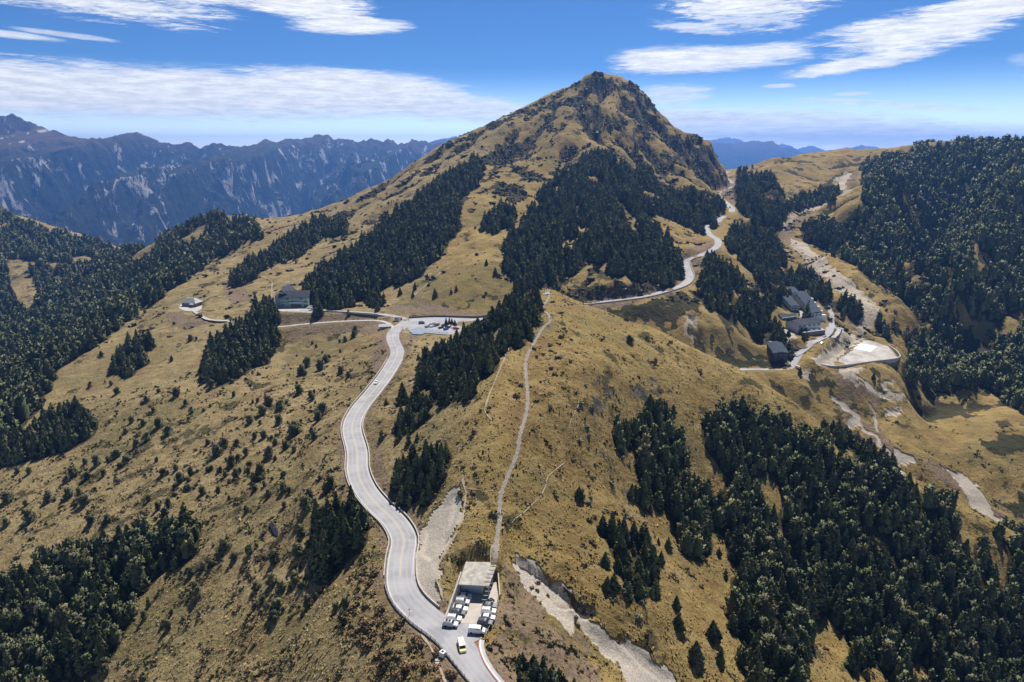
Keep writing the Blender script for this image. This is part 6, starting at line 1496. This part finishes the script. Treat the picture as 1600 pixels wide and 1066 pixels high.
# 2 hotel above the junction road
hx, hy, hz_ = at_z(461, 480, 5.75); I = frame((0, 0), 6)
ht = tag(empty('hotel', (hx, hy, hz_)), 'large three storey hotel with a dark grey hipped roof and greenish glass front', 'hotel')
mb = MB(); gable_walls(mb, I, -11.5, 11.5, 0, 13, -3, 8.4, 12.0); mb.build('wall', M_WALLGREY, ht)
mb = MB(); gable_walls(mb, I, -16.5, -5.0, 3, 30, -3, 8.8, 13.4, 'y'); mb.build('rear_wing', M_WALLGREY, ht)
mb = MB(); gable(mb, I, -11.5, 11.5, 0, 13, 8.5, 13.0, 'x', 1.2, .3); mb.build('roof', M_ROOFDARK, ht)
mb = MB(); gable(mb, I, -16.5, -5.0, 3, 30, 8.9, 14.6, 'y', 1.1, .3); mb.build('wing_roof', M_ROOFDARK, ht)
for r in range(3):
    z0 = .9 + 2.75 * r
    for c in range(6):
        x0 = -11.0 + 3.72 * c
        panel('window', I, x0, x0 + 3.1, -.14, .05, z0, z0 + 1.7, M_GREENGLASS if (c + r) % 3 else M_WINDOW, ht)
    panel('floor_band', I, -11.5, 11.5, -.22, -.005, z0 - .75, z0 - .35, M_WHITE, ht)
panel('balcony', I, -4.2, 6.2, -1.6, -.23, 3.6, 4.6, M_WHITE, ht); panel('entrance', I, -3.2, 5.2, -.30, -.15, .05, 2.8, M_WALLSTONE, ht)
for r in range(3):
    for c in range(4): panel('window', I, -16.65, -16.4, 6 + 4.6 * c, 8.6 + 4.6 * c, 1.2 + 2.75 * r, 2.7 + 2.75 * r, M_WINDOW, ht)
tw = tag(empty('retaining_wall', at_z(463, 489, 4.5)), 'tall grey buttressed wall under the hotel yard', 'wall')
MB().box(-16, 17, -.3, .4, -8, 1.4).build('panel', M_CONCRETE, tw)
for k in range(9): MB().box(-15.5 + 3.9 * k, -14.7 + 3.9 * k, -.9, -.301, -8, 1.2).build('buttress', M_CONCRETE, tw)

# 3 lone cabin on its spur
cx_, cy_, cz_ = at_z(300, 478, -8); I = frame((0, 0), -14)
cb = tag(empty('cabin', (cx_, cy_, cz_)), 'lone grey stone cabin at the end of a short track on the spur', 'cabin')
mb = MB(); mb.prism([I(-8, -3.5), I(7, -3.5), I(7, 6), I(-8, 6)], -2, 3.4); mb.build('wall', M_WALLSTONE, cb)
mb = MB(); mb.prism([I(-8.8, -4.3), I(7.8, -4.3), I(7.8, 6.8), I(-8.8, 6.8)], 3.4, 7.4, [I(-5, .5), I(3, .5), I(3, 2.2), I(-5, 2.2)]); mb.build('roof', M_ROOFGREY, cb)
for k in range(4): panel('window', I, -6.6 + 3.5 * k, -4.8 + 3.5 * k, -3.66, -3.4, 1.0, 2.5, M_WINDOW, cb)
panel('porch_roof', I, 2.5, 6.5, -6.4, -4.4, 2.9, 3.1, M_WHITE, cb)

# 4 shed, kiosk and deck at the junction
sx_, sy_, sz_ = at_z(602, 517, .5); I = frame((0, 0), 8)
sd_ = tag(empty('shed', (sx_, sy_, sz_)), 'flat grey roofed shed on the downhill edge of the junction', 'shed')
panel('wall', I, -4.2, 4.2, -.5, 6.5, -3, 3.2, M_CONCRETE, sd_); panel('roof', I, -4.9, 4.9, -1.1, 7.1, 3.2, 3.5, M_ROOFGREY, sd_); panel('door', I, 1.2, 2.8, -.6, -.45, .0, 2.3, M_DOOR, sd_); panel('window', I, -2.8, -.6, -.6, -.45, 1.0, 2.2, M_WINDOW, sd_)
kx, ky, kz = at_z(620.5, 500.5, 4); I = frame((0, 0), 0)
kk = tag(empty('kiosk', (kx, ky, kz)), 'small white kiosk with a grey roof on the junction island', 'kiosk')
panel('wall', I, -2, 2, -1.5, 1.5, -.6, 2.6, M_WHITE, kk); panel('roof', I, -2.4, 2.4, -1.9, 1.9, 2.6, 2.85, M_ROOFGREY, kk); panel('window', I, -1.2, .9, -1.6, -1.45, 1.1, 2.0, M_WINDOW, kk); panel('notice_board', I, 2.6, 4.0, -.1, .1, -.6, 2.2, M_RED, kk)
dp = [np.array(at_z(u, v, 4.3)[:2]) for u, v in [(638,515.5),(652,512),(668,513.5),(700,519.5),(696,522.8),(664,520),(659,522.5),(645,522)]]; dc = sum(dp) / len(dp)
dk = tag(empty('viewing_deck', (dc[0], dc[1], 4.3)), 'long blue grey viewing deck along the near edge of the junction yard', 'deck')
MB().prism([tuple(p - dc) for p in dp], -3.4, 0).build('platform', mat('deck_boards', concrete_col((.17, .21, .28), (.24, .29, .37), .4), rough=.8), dk)
dl = np.array([(*(p - dc), 0) for p in dp[3:] + dp[:1]]); sweep(dl, .08, .1, 1.0).build('railing', M_GALV, dk)

# 5 valley station
def house(name, u, v, rz, w, l, ze, zr, along, roofm, wallm, label, cat='building', windows=4, steps=1, rise=0.0):
    X, Y, Z = ground_at(u, v, 0, 420, 800); I = frame((0, 0), rz)
    h_ = tag(empty(name, (X, Y, Z)), label, cat)
    for k in range(steps):
        a, b, dz = l * k / steps, l * (k + 1) / steps, rise * k
        mb = MB(); gable_walls(mb, I, -w / 2, w / 2, a + (.02 if k else 0), b, -6, ze + dz, zr + dz, along); mb.build('wall', wallm, h_)
        mb = MB(); gable(mb, I, -w / 2, w / 2, a + (.62 if k else 0), b, ze + .1 + dz, zr + .3 + dz, along, .6, .25); mb.build('roof', roofm, h_)
    for k in range(windows):
        q = -w / 2 + w * (k + .5) / windows; panel('window', I, q - w / windows * .28, q + w / windows * .28, -.13, .05, ze - 2.0, ze - .7, M_WINDOW, h_)
    n = max(2, int(l / 6))
    for k in range(n):
        q = l * (k + .5) / n; panel('window', I, w / 2 - .05, w / 2 + .13, q - 1, q + 1, ze - 2.0 + rise * int(steps * (k + .5) / n), ze - .7 + rise * int(steps * (k + .5) / n), M_WINDOW, h_)
    return h_, I
def terrace_house(name, u, v, rz, w, l, h, rise, roofm, wallm, label, windows=3):
    """long block whose roof runs up the slope with the ground"""
    X, Y, Z = ground_at(u, v, 0, 420, 800); I = frame((0, 0), rz); P = lambda x, y, z: (*I(x, y), z)
    h_ = tag(empty(name, (X, Y, Z)), label, 'building')
    MB().hexa([P(-w/2, 0, -6), P(w/2, 0, -6), P(w/2, l, -6), P(-w/2, l, -6), P(-w/2, 0, h), P(w/2, 0, h), P(w/2, l, h + rise), P(-w/2, l, h + rise)]).build('wall', wallm, h_)
    o = .5
    for s in (-1, 1):
        q = [P(s * (w/2 + o), -o, h + .05), P(0, -o, h + 1.0), P(0, l + o, h + rise + 1.0), P(s * (w/2 + o), l + o, h + rise + .05)]
        MB().hexa([(x, y, z + .02) for x, y, z in q] + [(x, y, z + .28) for x, y, z in q]).build('roof', roofm, h_)
    for k in range(windows):
        x = -w/2 + w * (k + .5) / windows; panel('window', I, x - .8, x + .8, -.13, .05, h - 2.2, h - .9, M_WINDOW, h_)
    n = max(2, int(l / 6))
    for s in (-1, 1):
        for k in range(n):
            y = l * (k + .5) / n; z = h + rise * y / l; x = s * w / 2; panel('window', I, min(x - s * .05, x + s * .13), max(x - s * .05, x + s * .13), y - 1, y + 1, z - 2.2, z - .9, M_WINDOW, h_)
    return h_, I
terrace_house('barrack', 1242, 485, 2, 7.4, 21, 3.4, 5.5, M_ROOFBLUE, M_WALLPALE, 'long narrow barrack with a blue grey roof on the left of the valley station')
terrace_house('barrack', 1243, 463, 2, 6.6, 12, 3.0, 3.2, M_ROOFBLUE, M_WALLPALE, 'small blue grey barrack at the top end of the valley station')
h_, I = terrace_house('dormitory', 1275, 499, 2, 9.6, 36, 5.6, 12.0, M_ROOFBLUE, M_WALLPALE, 'longest blue grey roofed building of the valley station, with white bays on one side')
for k in range(5): panel('bay', I, 5.5, 9.6, 1 + 7 * k, 4.4 + 7 * k, -5, 3.6 + 2.35 * k, M_WHITE, h_)
h_, I = house('hall', 1263, 521, 22, 26, 14, 8.4, 11.2, 'x', M_ROOFDARK, M_WALLPALE, 'white walled hall with a dark roof and stone base in the valley station', windows=5)
panel('stone_base', I, -11, 13.5, -5, -.14, -6, 2.8, M_WALLSTONE, h_); panel('terrace', I, -11.3, 13.8, -5.3, -.14, 2.8, 3.15, M_PALE, h_)
for x in (-2, 3.5): panel('skylight', I, x, x + 3, -3.6, -1.6, 3.15, 3.9, M_WHITE, h_)
for k in range(4): panel('window', I, -9 + 5.4 * k, -6.6 + 5.4 * k, -5.12, -4.95, -1.5, .6, M_WINDOW, h_)
h_, I = house('storehouse', 1233, 500, 26, 19, 6.5, 3.0, 4.4, 'x', M_ROOFBLUE, M_WALLPALE, 'low storehouse with a dark blue roof and white eaves in the valley station')
panel('eaves', I, -10.2, 10.2, -1.15, -.75, 2.7, 3.05, M_WHITE, h_)
h_, I = terrace_house('gate_house', 1219, 561, 4, 12, 13, 4.6, 5.0, M_ROOFBLUE, M_ROOFBLUE, 'two storey house with a blue grey roof near the gate of the valley station')
panel('annex', I, -1, 6, 13.6, 21, -5, 8.6, M_ROOFGREY, h_)
X0 = [at_z(u, v, -31)[:2] for u, v in [(1328,544),(1341,536),(1371,541.5),(1360,550.5)]]
o = MB().prism(X0, -31.4, -30.86).build('landing_pad', M_WHITE); tag(o, 'white square landing pad on the grey levelled ground of the valley station', 'landing pad')
o = MB().face([(*at_z(u, v, -31)[:2], -31.0) for u, v in [(1284,571),(1302,560),(1324,545),(1345,528),(1387,541),(1402,559),(1300,574)]]).build('yard', mat('grey_gravel', concrete_col((.30, .28, .26), (.50, .47, .44), .12), rough=.95)); tag(o, kind='structure')
W = np.array([at_z(u, v, -31) for u, v in [(1282,571),(1299,574),(1330,571),(1366,566),(1403,561),(1402,552),(1388,541)]])
tag(curb('boundary_wall', spline(W, 4), 0, .7, 1.3, M_PALE, None, -4), 'long pale wall round the levelled ground with the landing pad', 'wall')
Wk = spline(np.array([ground_at(u, v, 0, 420, 800) for u, v in [(1239,556),(1262,541),(1280,530),(1296,516),(1297,500),(1293,484),(1288,470)]]), 4); Wk[:, 2] = ground_z(Wk[:, 0], Wk[:, 1]) + .25
Wk[1:-1, 2] = np.maximum(Wk[1:-1, 2], (Wk[:-2, 2] + Wk[2:, 2]) / 2)
tag(ribbon('road', Wk, 3.4, -3.4, .1, M_ASPHALT), kind='structure')
Wk2 = spline(np.array([ground_at(u, v, 0, 420, 800) for u, v in [(1252,500),(1254,488),(1253,475),(1252,462)]]), 4); Wk2[:, 2] = ground_z(Wk2[:, 0], Wk2[:, 1]) + .25
tag(ribbon('road', Wk2, 2.6, -2.6, .1, M_PALE), kind='structure')
Wk3 = spline(np.array([ground_at(u, v, 0, 420, 800) for u, v in [(1300,528),(1307,520),(1313,513)]]), 3); Wk3[:, 2] = ground_z(Wk3[:, 0], Wk3[:, 1]) + .3
tag(ribbon('paving', Wk3, 2.6, -2.6, .0, M_PALE), kind='structure')
# tarns on the straw slope
M_WATER = mat('tarn_water', color=(.020, .018, .030), rough=.08)
for pts, dz in [([(421,822),(425,818),(432,819),(437,828),(440,836),(434,839),(428,836),(424,829)], .15), ([(259,670),(262,667.5),(270,668),(277,671),(276,674),(269,674),(263,672)], .2), ([(408,842),(412,841),(417,846),(414,848)], .15), ([(178,751),(186,748.5),(195,749),(193,752),(184,753)], .15)]:
    P = np.array([ground_at(u, v, 0, 120, 600) for u, v in pts]); z = P[:, 2].mean() + dz
    tag(MB().prism([(x, y) for x, y, _ in P], z - 3, z).build('water', M_WATER), kind='structure')
